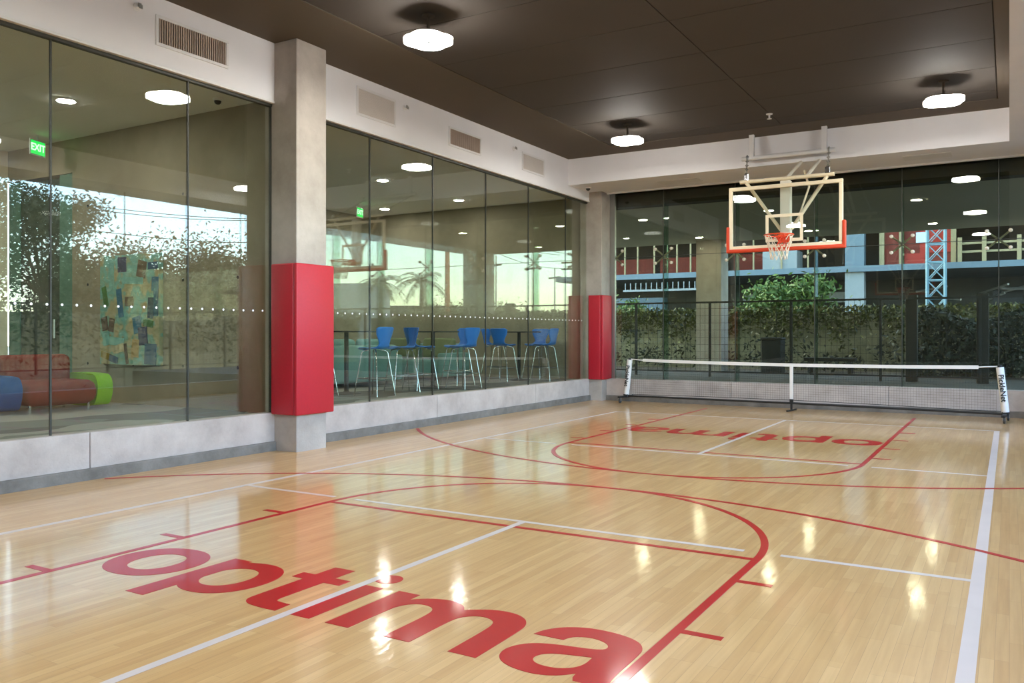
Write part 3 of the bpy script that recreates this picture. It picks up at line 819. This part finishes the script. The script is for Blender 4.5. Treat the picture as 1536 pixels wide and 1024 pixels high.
# ------------------------------------------------------------------ pickleball net
t = thing('pickleball_net', 'portable white banded pickleball net parked along the end wall', 'net', (-3.53, 16.28, 0), math.atan2(15.95-16.58, 6.9))
H = 3.45
def padpost(sx):
    mb = MB()
    x0, x1 = sx*(H+.04), sx*(H-.04)
    ang = math.atan2(x0-x1, .72)
    p = mb.tube([(x0, 0, .165), (x1, 0, .90)], .058, 16).build('post_pad', M['vinyl_white'], t, smooth=40)
    MB().tube([(x1, 0, .88), (x1-sx*.004, 0, .935)], .035, 12).build('post_cap', M['black'], p, smooth=40)
    mid = Vector(((x0+x1)/2, -.061, .56))
    dirv = Vector((x1-x0, 0, .735)).normalized()        # up the pad
    xa = -dirv                                           # text runs down the pad
    za = Vector((0, -1, 0)); ya = za.cross(xa)
    Mx = Matrix(((xa.x, ya.x, za.x, mid.x), (xa.y, ya.y, za.y, mid.y), (xa.z, ya.z, za.z, mid.z), (0, 0, 0, 1)))
    text_mesh('lettering', 'PickleNet', .115, M['black'], p, Mx, .003, .002)
    MB().box(x0-.05, x0+.05, -.05, .05, .10, .17, .008, 1).build('post_foot', M['black'], t)
    MB().box(x0-.03, x0+.03, -.34, .34, .10, .14, .006, 1).build('base_bar', M['black'], t)
    for sy in (-1, 1):
        wh = MB().lathe((x0+.012, sy*.3, .052), [(.03, -.016), (.05, -.014), (.05, .014), (.03, .016)], 20, 'x').build('caster', M['rubber'], t, smooth=40)
        MB().box(x0-.016, x0+.036, sy*.3-.012, sy*.3+.012, .05, .105).build('caster_fork', M['steel'], wh)
padpost(-1); padpost(1)
MB().tube([(-H, 0, .135), (-1.2, 0, .14), (0, 0, .145), (1.2, 0, .14), (H, 0, .135)], .02, 10).build('bottom_tube', M['black'], t, smooth=40)
MB().box(-.03, .03, -.02, .02, .14, .22).box(-.018, .018, -.014, .014, .0, .14).box(-.02, .02, -.25, .25, 0, .025).build('centre_foot', M['black'], t)
MB().box(-.03, .03, -.016, .016, .22, .855, .004, 1).build('centre_strap', M['vinyl_white'], t)
def ztop(x): return .862 + .04*(abs(x)/H)**2
mb = MB()
N = 26
for i in range(N):
    xa, xb = -3.1+6.2*i/N, -3.1+6.2*(i+1)/N
    for yo in (-.006, .006):
        mb.quad((xa, yo, ztop(xa)-.03), (xb, yo, ztop(xb)-.03), (xb, yo, ztop(xb)+.03), (xa, yo, ztop(xa)+.03))
    mb.quad((xa, -.006, ztop(xa)+.03), (xb, -.006, ztop(xb)+.03), (xb, .006, ztop(xb)+.03), (xa, .006, ztop(xa)+.03))
mb.build('top_band', M['vinyl_white'], t)
for sx in (-1, 1): MB().tube([(sx*3.1, 0, ztop(3.1)), (sx*(H-.03), 0, .915)], .011, 8).build('tension_strap', M['vinyl_white'], t)
mb = MB()
nx, nz = 150, 15
def zbot(x): return .20 - .035*(abs(x)/H)**2
for i in range(nx+1):
    x = -3.36+6.72*i/nx
    mb.box(x-.0011, x+.0011, -.0011, .0011, zbot(x), ztop(x)-.025)
for k in range(nz+1):
    q = k/nz
    for i in range(20):
        xa, xb = -3.36+6.72*i/20, -3.36+6.72*(i+1)/20
        za = zbot(xa)+(ztop(xa)-.03-zbot(xa))*q; zb_ = zbot(xb)+(ztop(xb)-.03-zbot(xb))*q
        r = .0011
        mb.quad((xa, -r, za-r), (xb, -r, zb_-r), (xb, -r, zb_+r), (xa, -r, za+r))
        mb.quad((xa, r, za-r), (xb, r, zb_-r), (xb, r, zb_+r), (xa, r, za+r))
mb.build('netting', M['netting'], t)
mb = MB()
mb.tube([(-3.36, 0, zbot(3.36)), (-1.7, 0, zbot(1.7)), (0, 0, zbot(0)), (1.7, 0, zbot(1.7)), (3.36, 0, zbot(3.36))], .006, 6)
mb.build('bottom_cord', M['black'], t)

# ------------------------------------------------------------------ sofa lounge
sofa = thing('lounge_sofa', 'rust red lounge seat with blue and lime green ends', 'sofa', (-11.05, 6.47, LZ), R(-4))
# local: faces +x, length along y
MB().box(-.34, .47, -.47, .47, .09, .41, .13, 6).build('seat', M['sofa_red'], sofa, smooth=60)
MB().box(-.5, -.24, -.47, .47, .10, .74, .09, 5).build('backrest', M['sofa_red'], sofa, smooth=60)
def side(y0, y1, mat):
    prof = smooth([(-.5, .06), (-.5, .45), (-.44, .48), (.16, .48), (.33, .46), (.40, .30), (.34, .10), (.24, .03), (-.44, .03)], 2)
    MB().prism(prof, y0, y1, lambda x, y, z: (x, z, y)).build('arm_panel', mat, sofa, smooth=40)['label'] = 'blue end panel' if mat is M['sofa_blue'] else 'lime green end panel'
side(-.76, -.485, M['sofa_blue']); side(.485, .70, M['sofa_green'])
for sx in (-.3, .34):
    for sy in (-.38, .38):
        MB().tube([(sx, sy, 0), (sx, sy, .12)], .018).build('leg', M['chrome'], sofa)
art = thing('wall_art', 'large blue and tan collage canvas on the concrete wall', 'painting', (-11.0, 7.72, 1.80))
MB().box(-.68, .68, -.075, -.002, -.80, .80, .004, 1).build('canvas', M['art'], art)
rnd = random.Random(11)
ACOL = [(20, 84, 120), (44, 110, 140), (96, 78, 54), (180, 150, 90), (70, 120, 60), (60, 64, 96), (120, 180, 170), (38, 60, 90), (150, 130, 30), (196, 188, 150)]
AM = [pmat('collage_paper', srgb(*c), rough=.7, noise=.25, nscale=8) for c in ACOL]
AP = [(.55, .62, .22, .10, 0), (.6, .36, .15, .2, 1), (.3, .58, .2, .24, 2), (-.15, .66, .2, .22, 5), (-.4, .5, .12, .4, 6), (.1, .42, .46, .1, 6), (-.2, .1, .12, .42, 1),
      (.02, .12, .2, .14, 2), (.5, .02, .12, .3, 7), (.45, -.2, .22, .1, 4), (.2, -.22, .18, .24, 1), (.33, -.38, .2, .26, 5), (-.56, -.2, .14, .2, 2), (-.4, -.22, .12, .2, 2),
      (-.3, -.46, .36, .12, 6), (-.2, -.56, .2, .12, 9), (-.5, -.68, .3, .1, 8), (-.35, -.72, .2, .1, 0), (.16, -.56, .16, .26, 3), (.5, -.64, .26, .3, 0), (-.05, -.64, .06, .3, 2), (-.55, .2, .1, .3, 4), (.62, .1, .1, .4, 0), (-.52, -.42, .16, .2, 6)]
for k, (x, z, w_, h_, c) in enumerate(AP):
    a = rnd.uniform(-.25, .25)
    MB().box(x-w_/2, x+w_/2, -.079-.0002*k, -.0745, z-h_/2, z+h_/2, rot=Matrix.Rotation(a, 3, 'Y')).build('collage_patch', AM[c], art)

# ------------------------------------------------------------------ bar lounge: stools, tables, sofas
def make_stool():
    """faces +x; base at z=0"""
    t = thing('bar_stool', 'x', 'bar stool', (0, 0, 0), 0, 'blue shell bar stools')
    prof = [(.215, .735), (.20, .752), (.15, .765), (.05, .762), (-.06, .752), (-.14, .755), (-.185, .785), (-.205, .83), (-.225, .90), (-.245, .98), (-.265, 1.07), (-.275, 1.10)]
    wid = [.10, .17, .205, .22, .215, .19, .145, .125, .15, .195, .215, .17]
    cur = [0, .002, .006, .012, .014, .014, .012, .012, .02, .03, .034, .03]
    dep = 15
    def P(u, v):
        f = u*(len(prof)-1); i = min(int(f), len(prof)-2); q = f-i
        x = prof[i][0]*(1-q)+prof[i+1][0]*q; z = prof[i][1]*(1-q)+prof[i+1][1]*q
        w_ = wid[i]*(1-q)+wid[i+1]*q; c = cur[i]*(1-q)+cur[i+1]*q
        s = (v*2-1)
        edge = abs(s)**2
        y = s*w_
        back = min(1, max(0, (u-.5)*4))
        return (x + back*c*1.6*edge, y, z + (1-back)*c*edge)
    MB().grid(P, 34, 11).build('shell', M['stool_blue'], t, smooth=60, solid=.011)
    for sx in (-1, 1):
        for sy in (-1, 1):
            MB().tube([(sx*.05, sy*.05, .742), (sx*.135, sy*.13, .715), (sx*.15, sy*.145, .68), (sx*.235, sy*.225, .0)], .0105, 8).build('leg', M['chrome'], t, smooth=50)
    mb = MB(); q = .205; z = .28
    pts = [(q, q*.96), (q, -q*.96), (-q, -q*.96), (-q, q*.96), (q, q*.96)]
    for a, b in zip(pts[:-1], pts[1:]): mb.tube([(a[0], a[1], z), (b[0], b[1], z)], .008, 8)
    mb.build('foot_rail', M['chrome'], t, smooth=50)
    return t
def make_table():
    t = thing('bar_table', 'x', 'bar table', (0, 0, 0), 0, 'black bar tables')
    MB().box(-.36, .36, -.36, .36, 1.045, 1.07, .006, 2).build('table_top', M['black'], t)
    MB().tube([(0, 0, .02), (0, 0, 1.045)], .038, 14).build('post', M['black'], t, smooth=50)
    MB().lathe((0, 0, 0), [(.26, 0), (.26, .012), (.06, .03), (.038, .05)], 28).build('base', M['black'], t, smooth=40)
    return t
tb = make_table()
TABLES = [(-9.75, 10.9, 'tall black bar table nearest the red padded column'), (-9.42, 12.95, 'tall black bar table in the middle of the row'), (-9.3, 16.0, 'tall black bar table farthest, by the corner column')]
for i, (x, y, l) in enumerate(TABLES):
    place(tb, i == 0, (x, y, LZ), 0, l)
st = make_stool()
W_, E_, N_, S_ = math.pi, 0, math.pi/2, -math.pi/2     # direction a stool faces
STOOLS = [(-9.0, 10.75, W_, 'blue stool facing west at the near bar table'),
          (-9.75, 10.2, N_, 'blue stool half hidden behind the red column pad'),
          (-9.12, 11.62, S_-.5, 'blue stool facing south between near and middle tables'),
          (-9.25, 12.33, N_-.3, 'blue stool tucked on the south side of the middle table'),
          (-9.4, 13.75, S_-.2, 'dark side blue stool north of the middle table'),
          (-8.75, 13.0, W_-.15, 'blue stool facing west at the middle bar table'),
          (-9.87, 15.9, E_+.1, 'blue stool west of the farthest bar table'),
          (-9.3, 15.35, N_, 'blue stool south of the farthest bar table'),
          (-9.15, 16.5, S_, 'blue stool north of the farthest bar table'),
          (-8.65, 16.0, W_, 'blue stool facing west at the farthest table')]
for i, (x, y, a, l) in enumerate(STOOLS):
    place(st, i == 0, (x, y, LZ), a, l, 1.03)
def make_couch(label, loc, rz, L=2.0, olive=False):
    t = thing('lounge_couch', label, 'couch', loc, rz, 'teal lounge couches')
    MB().box(-.45, .45, -L/2, L/2, .08, .44, .05, 3).build('seat', M['sofa_teal'], t, smooth=50)
    MB().box(-.62, -.4, -L/2, L/2, .08, .80, .07, 3).build('backrest', M['sofa_teal'], t, smooth=50)
    for s in (-1, 1):
        MB().box(-.6, .45, s*(L/2+.09)-.09, s*(L/2+.09)+.09, .08, .60, .05, 3).build('arm', M['sofa_teal'], t, smooth=50)
    n = 2
    for k in range(n):
        y = -L/2+L*(k+.5)/n
        MB().box(-.42, -.22, y-.42, y+.42, .46, .92, .07, 4, rot=Matrix.Rotation(R(-12), 3, 'Y')).build('back_cushion', M['sofa_olive'] if olive else M['sofa_teal'], t, smooth=60)
    for sx in (-.4, .35):
        for sy in (-L/2+.1, L/2-.1):
            MB().tube([(sx, sy, 0), (sx, sy, .1)], .02).build('leg', M['black'], t)
make_couch('pale teal couch with its back turned behind the near bar tables', (-11.3, 12.5, LZ), R(180), 2.0)
make_couch('teal couch with olive cushions facing south by the north wall', (-11.7, 15.3, LZ), R(-90), 2.0, True)

# ------------------------------------------------------------------ outside: terrace, fence, garden wall
struct(MB().box(-40, 8.6, YG+.12, 40, -.3, .25).build('floor', M['paving']), 'grey terrace paving outside the end glazing', 'ground')
struct(MB().box(-120, 260, -120, 260, -.7, -.3).build('ground', M['street']), 'grey street surface beyond the fences', 'ground')
pil = struct(MB().box(-8.75, -7.93, 26.5, 27.28, .2, LCZ).build('concrete_pillar', M['concrete']), 'square concrete terrace pillar seen beyond the end glazing', 'pillar')
struct(MB().box(1.05, 1.9, 26.4, 27.28, .2, LCZ).build('concrete_pillar', M['concrete']), 'square concrete terrace pillar at the east corner', 'pillar')

def fence(label, a, b, n, h=2.1, name='mesh_fence'):
    a = Vector(a); b = Vector(b); d = (b-a); Ln = d.length; u = d.normalized()
    t = thing(name, label, 'fence', a, math.atan2(d.y, d.x), 'black wire fences')
    MB().box(0, Ln, -.02, .02, h-.05, h).box(0, Ln, -.015, .015, .12, .16).build('rail', M['fence'], t)
    for i in range(n+1):
        x = Ln*i/n
        MB().box(x-.03, x+.03, -.03, .03, 0, h).build('post', M['fence'], t)
    mb = MB(); k = 0; x = .12
    while x < Ln:
        mb.box(x-.0035, x+.0035, -.0035, .0035, .14, h-.04); x += .14
    z = .3
    while z < h-.1:
        mb.box(0, Ln, -.004, .004, z-.0035, z+.0035); z += .2
    o = mb.build('wire_mesh', M['fence'], t)
    return t
fence('black wire mesh fence across the terrace', (-16, 23, .25), (8.2, 23, .25), 11)
fence('black wire mesh fence along the east side', (8.3, 22.9, .25), (8.3, -2, .25), 11)
# gate posts in the fence, right of the view
for x, l in ((-2.1, 'left dark gate post in the terrace fence'), (-.55, 'right dark gate post in the terrace fence')):
    o = MB().box(x-.13, x+.13, 23.04, 23.3, .25, 2.42, .01, 1).build('gate_post', M['dark_beam']); tag(o, l, 'gate post', 'terrace gate posts')

struct(MB().box(-26, 8.5, 28.9, 29.2, -.3, 2.15).build('garden_wall', M['stone_wall']), 'stone garden wall under the ivy', 'wall')
struct(MB().box(9.6, 9.9, -12, 29.2, -.6, 2.1).build('garden_wall', M['stone_wall']), 'stone wall along the east pavement', 'wall')
rnd = random.Random(3)
def ivy(name, label, n, fn, mat, size=.1):
    o = MB().leaves(fn, n, size, rnd).build(name, mat)
    return tag(o, label, 'ivy', None, 'stuff')
def f_ivy():
    x = rnd.uniform(-17, 7); d = abs(rnd.gauss(0, .28+.30*math.sin(x*1.7)**2))
    return (x, 28.78-rnd.random()*.25, 2.28-d*1.0+rnd.uniform(-.05, .1))
ivy('wall_ivy', 'green ivy hanging over the stone garden wall', 11000, f_ivy, M['leaf'], .085)
def f_shrub():
    x = rnd.uniform(-17, 7); c = math.floor(x/1.3)*1.3+.65
    q = max(.1, .75+.5*math.sin(c*3.1))
    return (c+rnd.gauss(0, .38), 28.0+rnd.gauss(0, .25), .25+abs(rnd.gauss(0, .5))*q+rnd.random()*.4)
ivy('wall_shrubbery', 'dark shrubs at the foot of the stone garden wall', 2600, f_shrub, M['leaf_dark'], .09)
def f_ivy2():
    y = rnd.uniform(-10, 29)
    return (9.38-abs(rnd.gauss(0, .18)), y, 2.3-abs(rnd.gauss(0, .8))+rnd.uniform(0, .15))
ivy('wall_ivy', 'ivy covering the east pavement wall', 9000, f_ivy2, M['leaf_dark'], .1)
def f_ever():
    x = rnd.uniform(-2.4, .9)
    return (x, 26.2+rnd.gauss(0, .25), .25+rnd.random()*(1.75+.2*math.sin(x*2.3)))
ivy('evergreen_foliage', 'dark evergreen planting between the gate posts', 4500, f_ever, M['leaf_dark'], .1)
o = MB().box(-5.4, -3.95, 26.6, 27.1, .62, .72, .01, 1).box(-5.3, -5.2, 26.65, 27.05, .25, .62).box(-4.15, -4.05, 26.65, 27.05, .25, .62).build('garden_bench', M['dark_beam'])
tag(o, 'dark flat bench in front of the ivy wall', 'bench')
b = thing('litter_bin', 'dark litter bin beyond the terrace fence', 'bin', (-6.25, 26.3, .25))
MB().box(-.3, .3, -.3, .3, 0, 1.0, .03, 2).build('body', M['black'], b); MB().box(-.32, .32, -.32, .32, 1.0, 1.08, .03, 2).build('lid', M['dark_beam'], b)

# ------------------------------------------------------------------ trees
def make_tree(label, leafmat, h, cr, n, seed, size=.16, cz=.62, sq=.75):
    rn = random.Random(seed)
    t = thing('leafy_tree', label, 'tree', (0, 0, 0), 0, 'street trees')
    MB().tube([(0, 0, 0), (.05, .03, h*.25), (-.03, .06, h*.5)], .16, 10, True, .10).build('trunk', M['bark'], t, smooth=50)
    mb = MB(); blobs = []
    for k in range(16):
        a = rn.uniform(0, 6.28); rr = cr*rn.uniform(.25, .85)
        c = Vector((rr*math.cos(a), rr*math.sin(a), h*cz+rn.uniform(-.35, .36)*h*sq*.8))
        blobs.append((c, cr*rn.uniform(.28, .5)))
        mb.tube([(0, 0, h*.38), (c.x*.5, c.y*.5, (h*.42+c.z)/2), tuple(c)], .05, 6, True, .02)
    mb.build('branches', M['bark'], t, smooth=50)
    def fn():
        c, r = rn.choice(blobs)
        return c + Vector((rn.gauss(0, 1), rn.gauss(0, 1), rn.gauss(0, .8)))*r*.62
    MB().leaves(fn, n, size, rn).build('foliage', leafmat, t)
    return t
def xr(u, tdist):       # helper: a point seen mirrored in the left glazing
    r = (u-768)/1259.; dx = r*.8603-.5098; dy = r*.5098+.8603
    return (2*XG-dx*tdist, dy*tdist)
big = make_tree('big dark broad tree across the east street', M['leaf_dark'], 8.2, 2.3, 12000, 1, .10)
x, y = xr(62, 31); big.location = (x, y, -.3)
oliv = make_tree('x', M['leaf_olive'], 6.3, 2.2, 9000, 2, .085, .55)
for i, (u, td, s, l) in enumerate(((150, 36, .95, 'brownish street tree right after the big dark tree'), (205, 39, 1.12, 'second brownish street tree along the east street'),
                                   (262, 37, 1.22, 'tallest brownish street tree on the east side'), (318, 42, 1.15, 'brownish street tree nearer the north end'), (368, 46, 1.2, 'last brownish street tree before the corner'),
        (110, 47, .95, 'farther street tree behind the big dark tree'), (178, 50, .95, 'farther street tree between the first two brownish trees'), (236, 52, 1.0, 'farther street tree left of the tallest brownish tree'), (290, 52, 1.0, 'farther street tree right of the tallest brownish tree'), (345, 57, 1.0, 'farther street tree near the north end'))):
    x, y = xr(u, td); place(oliv, i == 0, (x, y, -.3), i*1.3, l, s)
low = make_tree('x', M['leaf'], 4.6, 2.0, 5000, 5, .11, .5)
for i, (u, td, s, l) in enumerate(((752, 62, 1.0, 'low green tree beyond the north east corner'), (778, 66, .8, 'smaller green tree beside the low tree'), (676, 58, 1.0, 'green tree under the utility pole'), (640, 64, 1.0, 'green tree behind the palms'))):
    x, y = xr(u, td); place(low, i == 0, (x, y, -.3), i*2.1, l, s)
gt = make_tree('fresh green tree behind the ivy wall', M['leaf_bright'], 4.4, 1.7, 5200, 9, .12, .64, .6)
gt.location = (-7.25, 33, -.3)
gt2 = place(gt, False, (-14.6, 34, -.3), 1.0, 'fresh green tree at the left end of the garden wall', .8)
def make_palm():
    t = thing('palm_tree', 'x', 'palm', (0, 0, 0), 0, 'street palms')
    MB().tube([(0, 0, 0), (.1, 0, 2.5), (.05, .05, 5.6)], .2, 10, True, .15).build('trunk', M['bark'], t, smooth=50)
    mb = MB(); rn = random.Random(4)
    for k in range(26):
        a = 6.28*k/26+rn.uniform(-.1, .1); el = rn.uniform(-.2, 1.1)
        pts = []
        for i in range(7):
            q = i/6; rr = 2.0*q*math.cos(el*.8); zz = 5.6+2.0*q*math.sin(el)-1.3*q*q
            pts.append(Vector((rr*math.cos(a), rr*math.sin(a), zz)))
        sd = Vector((-math.sin(a), math.cos(a), 0))
        for i in range(6):
            for s in (-1, 1):
                for m in range(3):
                    p = pts[i].lerp(pts[i+1], m/3); p2 = pts[i].lerp(pts[i+1], (m+.6)/3)
                    tip = p + (pts[i+1]-pts[i]).normalized()*.3 + sd*s*.42*(1-.5*i/6) + Vector((0, 0, -.18))
                    mb.bm.faces.new([mb.bm.verts.new(v) for v in (p, p2, tip)])
    mb.build('fronds', M['leaf'], t)
    return t
pm = make_palm()
for i, (u, td, s, l) in enumerate(((572, 64, 1.02, 'left palm above the parapet roofs'), (632, 58, .98, 'right palm above the parapet roofs'))):
    x, y = xr(u, td); place(pm, i == 0, (x, y, -.3), i*1.0, l, s)
# utility poles
def upole(label, u, td, h, mat, r=.16):
    x, y = xr(u, td)
    t = thing('utility_pole', label, 'pole', (x, y, -.3), R(35), 'utility poles')
    MB().tube([(0, 0, 0), (0, 0, h)], r, 10, True, r*.7).build('post', mat, t, smooth=50)
    MB().box(-1.2, 1.2, -.06, .06, h-1.0, h-.85).build('cross_arm', M['bark'], t)
    return t
upole('orange brown timber utility pole by the palms', 671, 55, 11, M['pole_orange'], .2)
upole('thin grey pole beyond the north east corner', 800, 75, 8.5, M['steel'], .09)
upole('thin grey pole nearer the corner column', 832, 80, 8.0, M['steel'], .09)
upole('thin grey pole left of the low green tree', 744, 78, 9, M['steel'], .09)
p0 = xr(671, 55); p1 = xr(100, 55); p2 = xr(850, 90)
mb = MB()
for off, zz in ((-.8, 9.9), (.8, 9.9), (0, 8.4)):
    pts = []
    for i in range(13):
        q = i/12; pts.append((p1[0]*(1-q)+p0[0]*q+off, p1[1]*(1-q)+p0[1]*q, zz-1.0*math.sin(math.pi*q)))
    for i in range(1, 9):
        q = i/8; pts.append((p0[0]*(1-q)+p2[0]*q+off, p0[1]*(1-q)+p2[1]*q, zz-.8*math.sin(math.pi*q)))
    mb.tube(pts, .025, 5)
tag(mb.build('overhead_cable', M['black']), 'dark overhead cables strung above the east street', 'cable')
# low commercial blocks over the street
def shop(label, u0, u1, td, h, mat):
    a = Vector(xr(u0, td)); b_ = Vector(xr(u1, td)); d = b_-a
    t = thing('shop_block', label, 'building', (a.x, a.y, -.3), math.atan2(d.y, d.x), 'far shop blocks')
    Ln = d.length
    MB().box(0, Ln, -14 if d.x > 0 else 0, 0 if d.x > 0 else 14, 0, h).build('wall', mat, t)
    MB().box(-.2, Ln+.2, -.35, .35, h-.5, h+.05).build('parapet', M['bld_grey'], t)
shop('grey shop block with low parapet in the far street', 500, 585, 95, 6.6, M['bld_pale'])
shop('wider grey shop block beside the palms', 596, 690, 118, 5.2, M['bld_grey'])
shop('pale shop block beyond the north east corner', 735, 792, 110, 4.2, M['bld_pale'])

# ------------------------------------------------------------------ building under construction to the north
BY = 40.0
bd = thing('unfinished_building', 'unfinished concrete building with a blue grey floor slab', 'building', (0, BY, 0))
MB().box(-30, 5, 0, 9, 4.2, 4.45).build('floor_slab', M['bld_grey'], bd)
MB().box(-30, 5.02, -.12, 0, 4.2, 4.46).build('fascia', M['slab_blue'], bd)
MB().box(-30, 5, 5.5, 5.8, 4.45, 11).build('upper_wall', M['bld_dark'], bd)
MB().box(-30, 5, 7.0, 7.3, -.3, 4.2).build('lower_wall', M['bld_grey'], bd)
MB().box(-30, 5, 0, 9, 7.6, 8.0).build('roof_slab', M['bld_grey'], bd)
for x, w_ in ((-12.75, .3), (-6.35, .8), (-21, .5), (.9, .6)):
    MB().box(x, x+w_, .05, .6, -.3, 4.2).build('column', M['bld_pale'], bd)
    MB().box(x, x+w_, .05, .6, 4.45, 7.6).build('column', M['slab_blue'] if x > -7 else M['bld_pale'], bd)
for x in (-19.2, -18.4, -17.1, -16.4, -15.5, -14.8, -14.3, -13.6, -10.5, -9.2, -8.0):
    MB().box(x-.035, x+.035, .3, .37, 4.45, 7.6).build('prop', M['cream_post'], bd)
for x0, x1 in ((-19.0, -16.6), (-16.2, -13.0), (-12.2, -10.4)):
    MB().box(x0, x1, 3.0, 3.2, 4.45, 5.5).build('board', M['brick_red'], bd)
MB().box(-10.1, -8.5, .4, 1.6, 4.46, 5.35, .03, 1).build('pale_box', M['bld_pale'], bd)  # plain pale box standing on the upper deck
# rail of the upper deck
mb = MB()
for z in (4.85, 5.2): mb.box(-1.75, 4.8, .1, .2, z, z+.09)
mb.build('guard_rail', M['cream_post'], bd)
for x in (-1.8, -.9, .35, 1.6, 2.8):
    MB().box(x-.08, x+.08, .05, .25, 4.45, 5.5).build('rail_post', M['cream_post'], bd)
# lower floor bits
MB().box(-16.9, -12.9, -.4, -.25, 3.56, 3.66).build('canopy_edge', M['bld_pale'], bd)
for i in range(14):
    x = -16.8+.28*i
    MB().box(x-.02, x+.02, -.35, -.31, 3.66, 4.0).build('baluster', M['bld_pale'], bd)
MB().box(-18, -15.2, 1.0, 1.4, 2.2, 3.3).build('glazed_kiosk', M['slab_blue'], bd)
MB().box(-12.0, -6.5, 4.0, 4.2, 3.0, 3.5).build('duct', M['bld_pale'], bd)
rn = random.Random(6)
for i in range(12):
    x = rn.uniform(-5.4, 1.0); z = rn.uniform(2.4, 3.6); a = rn.uniform(-.5, .5)
    MB().tube([(x, rn.uniform(1, 4), z), (x+1.3*math.cos(a), rn.uniform(1, 4), z+1.0*math.sin(a))], .05, 6).build('scaffold_tube', M['steel'], bd)
MB().box(-5.2, -3.8, 2.0, 2.4, 2.4, 3.2).build('stacked_board', M['dark_beam'], bd)
MB().box(-.6, .5, 2.0, 2.6, 2.3, 3.3).build('stacked_board', M['black'], bd)
ho = thing('construction_hoist', 'red boarded hoist cabin standing on the blue slab', 'hoist', (-3.45, BY+.5, 4.455))
MB().box(-1.4, 1.35, 0, 1.6, 0, 2.6).build('cabin', M['brick_red'], ho)
MB().box(-.55, .3, -.03, 0, .02, .5).build('kick_board', M['hoist_red'], ho)
MB().box(.1, 1.35, -.03, 0, .5, 2.5).build('cabin_door', M['hoist_red'], ho)
for x in (-1.42, -.62, 1.4):
    MB().box(x-.1, x+.1, -.12, .05, 0, 2.6).build('corner_post', M['cream_post'], ho)
MB().box(-.05, .45, -.06, -.03, .95, 1.4).build('sign_board', M['paper'], ho)
ma = thing('hoist_mast', 'pale blue steel lattice mast in front of the red cabin', 'mast', (-2.6, BY-1.2, -.3))
for sx in (-1, 1):
    for sy in (-1, 1):
        MB().tube([(sx*.33, sy*.33, 0), (sx*.33, sy*.33, 9)], .05, 6).build('chord', M['mast_blue'], ma)
mb = MB(); z = .2
while z < 8.6:
    for sy in (-1, 1):
        mb.tube([(-.33, sy*.33, z), (.33, sy*.33, z)], .03, 5)
        mb.tube([(-.33, sy*.33, z), (.33, sy*.33, z+.75)], .022, 5); mb.tube([(.33, sy*.33, z), (-.33, sy*.33, z+.75)], .022, 5)
    for sx in (-1, 1):
        mb.tube([(sx*.33, -.33, z), (sx*.33, .33, z)], .03, 5); mb.tube([(sx*.33, -.33, z), (sx*.33, .33, z+.75)], .022, 5)
    z += .75
mb.build('lattice', M['mast_blue'], ma)

# ------------------------------------------------------------------ daylight
wd = bpy.data.worlds.new('sky'); S.world = wd; wd.use_nodes = True
nt = wd.node_tree; nt.nodes.clear()
out = nt.nodes.new('ShaderNodeOutputWorld'); bg = nt.nodes.new('ShaderNodeBackground')
sky = nt.nodes.new('ShaderNodeTexSky'); sky.sky_type = 'NISHITA'; sky.sun_disc = False
sky.sun_elevation = R(38); sky.sun_rotation = R(270); sky.air_density = 1.0; sky.dust_density = .8; sky.ozone_density = 1.5
nt.links.new(sky.outputs[0], bg.inputs[0]); bg.inputs[1].default_value = 1.6
nt.links.new(bg.outputs[0], out.inputs[0])
sd = bpy.data.lights.new('sun', 'SUN'); sd.energy = 4.0; sd.angle = R(.6); sd.color = (1, .93, .82)
so = bpy.data.objects.new('sun', sd); COL.objects.link(so)
dv = Vector((.93, .12, -.72)).normalized()      # travels east: afternoon sun from the west
so.rotation_euler = dv.to_track_quat('-Z', 'Y').to_euler()

# ------------------------------------------------------------------ camera
cd = bpy.data.cameras.new('camera'); cam = bpy.data.objects.new('camera', cd); COL.objects.link(cam)
cd.sensor_width = 36; cd.sensor_fit = 'HORIZONTAL'; cd.lens = 1259/1536*36
cam.location = (0, 0, 1.455); cam.rotation_euler = (R(90), 0, math.atan2(746, 1259))
cd.shift_y = -12/1536
cd.clip_start = .02; cd.clip_end = 600
S.camera = cam
S.view_settings.view_transform = 'Standard'; S.view_settings.look = 'None'
S.view_settings.exposure = 0.28; S.view_settings.gamma = 1.0; S.view_settings.use_curve_mapping = False
S.cycles.transparent_max_bounces = 24; S.cycles.max_bounces = 10; S.cycles.diffuse_bounces = 5; S.cycles.glossy_bounces = 5
S.cycles.caustics_reflective = False; S.cycles.caustics_refractive = False
S.cycles.sample_clamp_indirect = 8
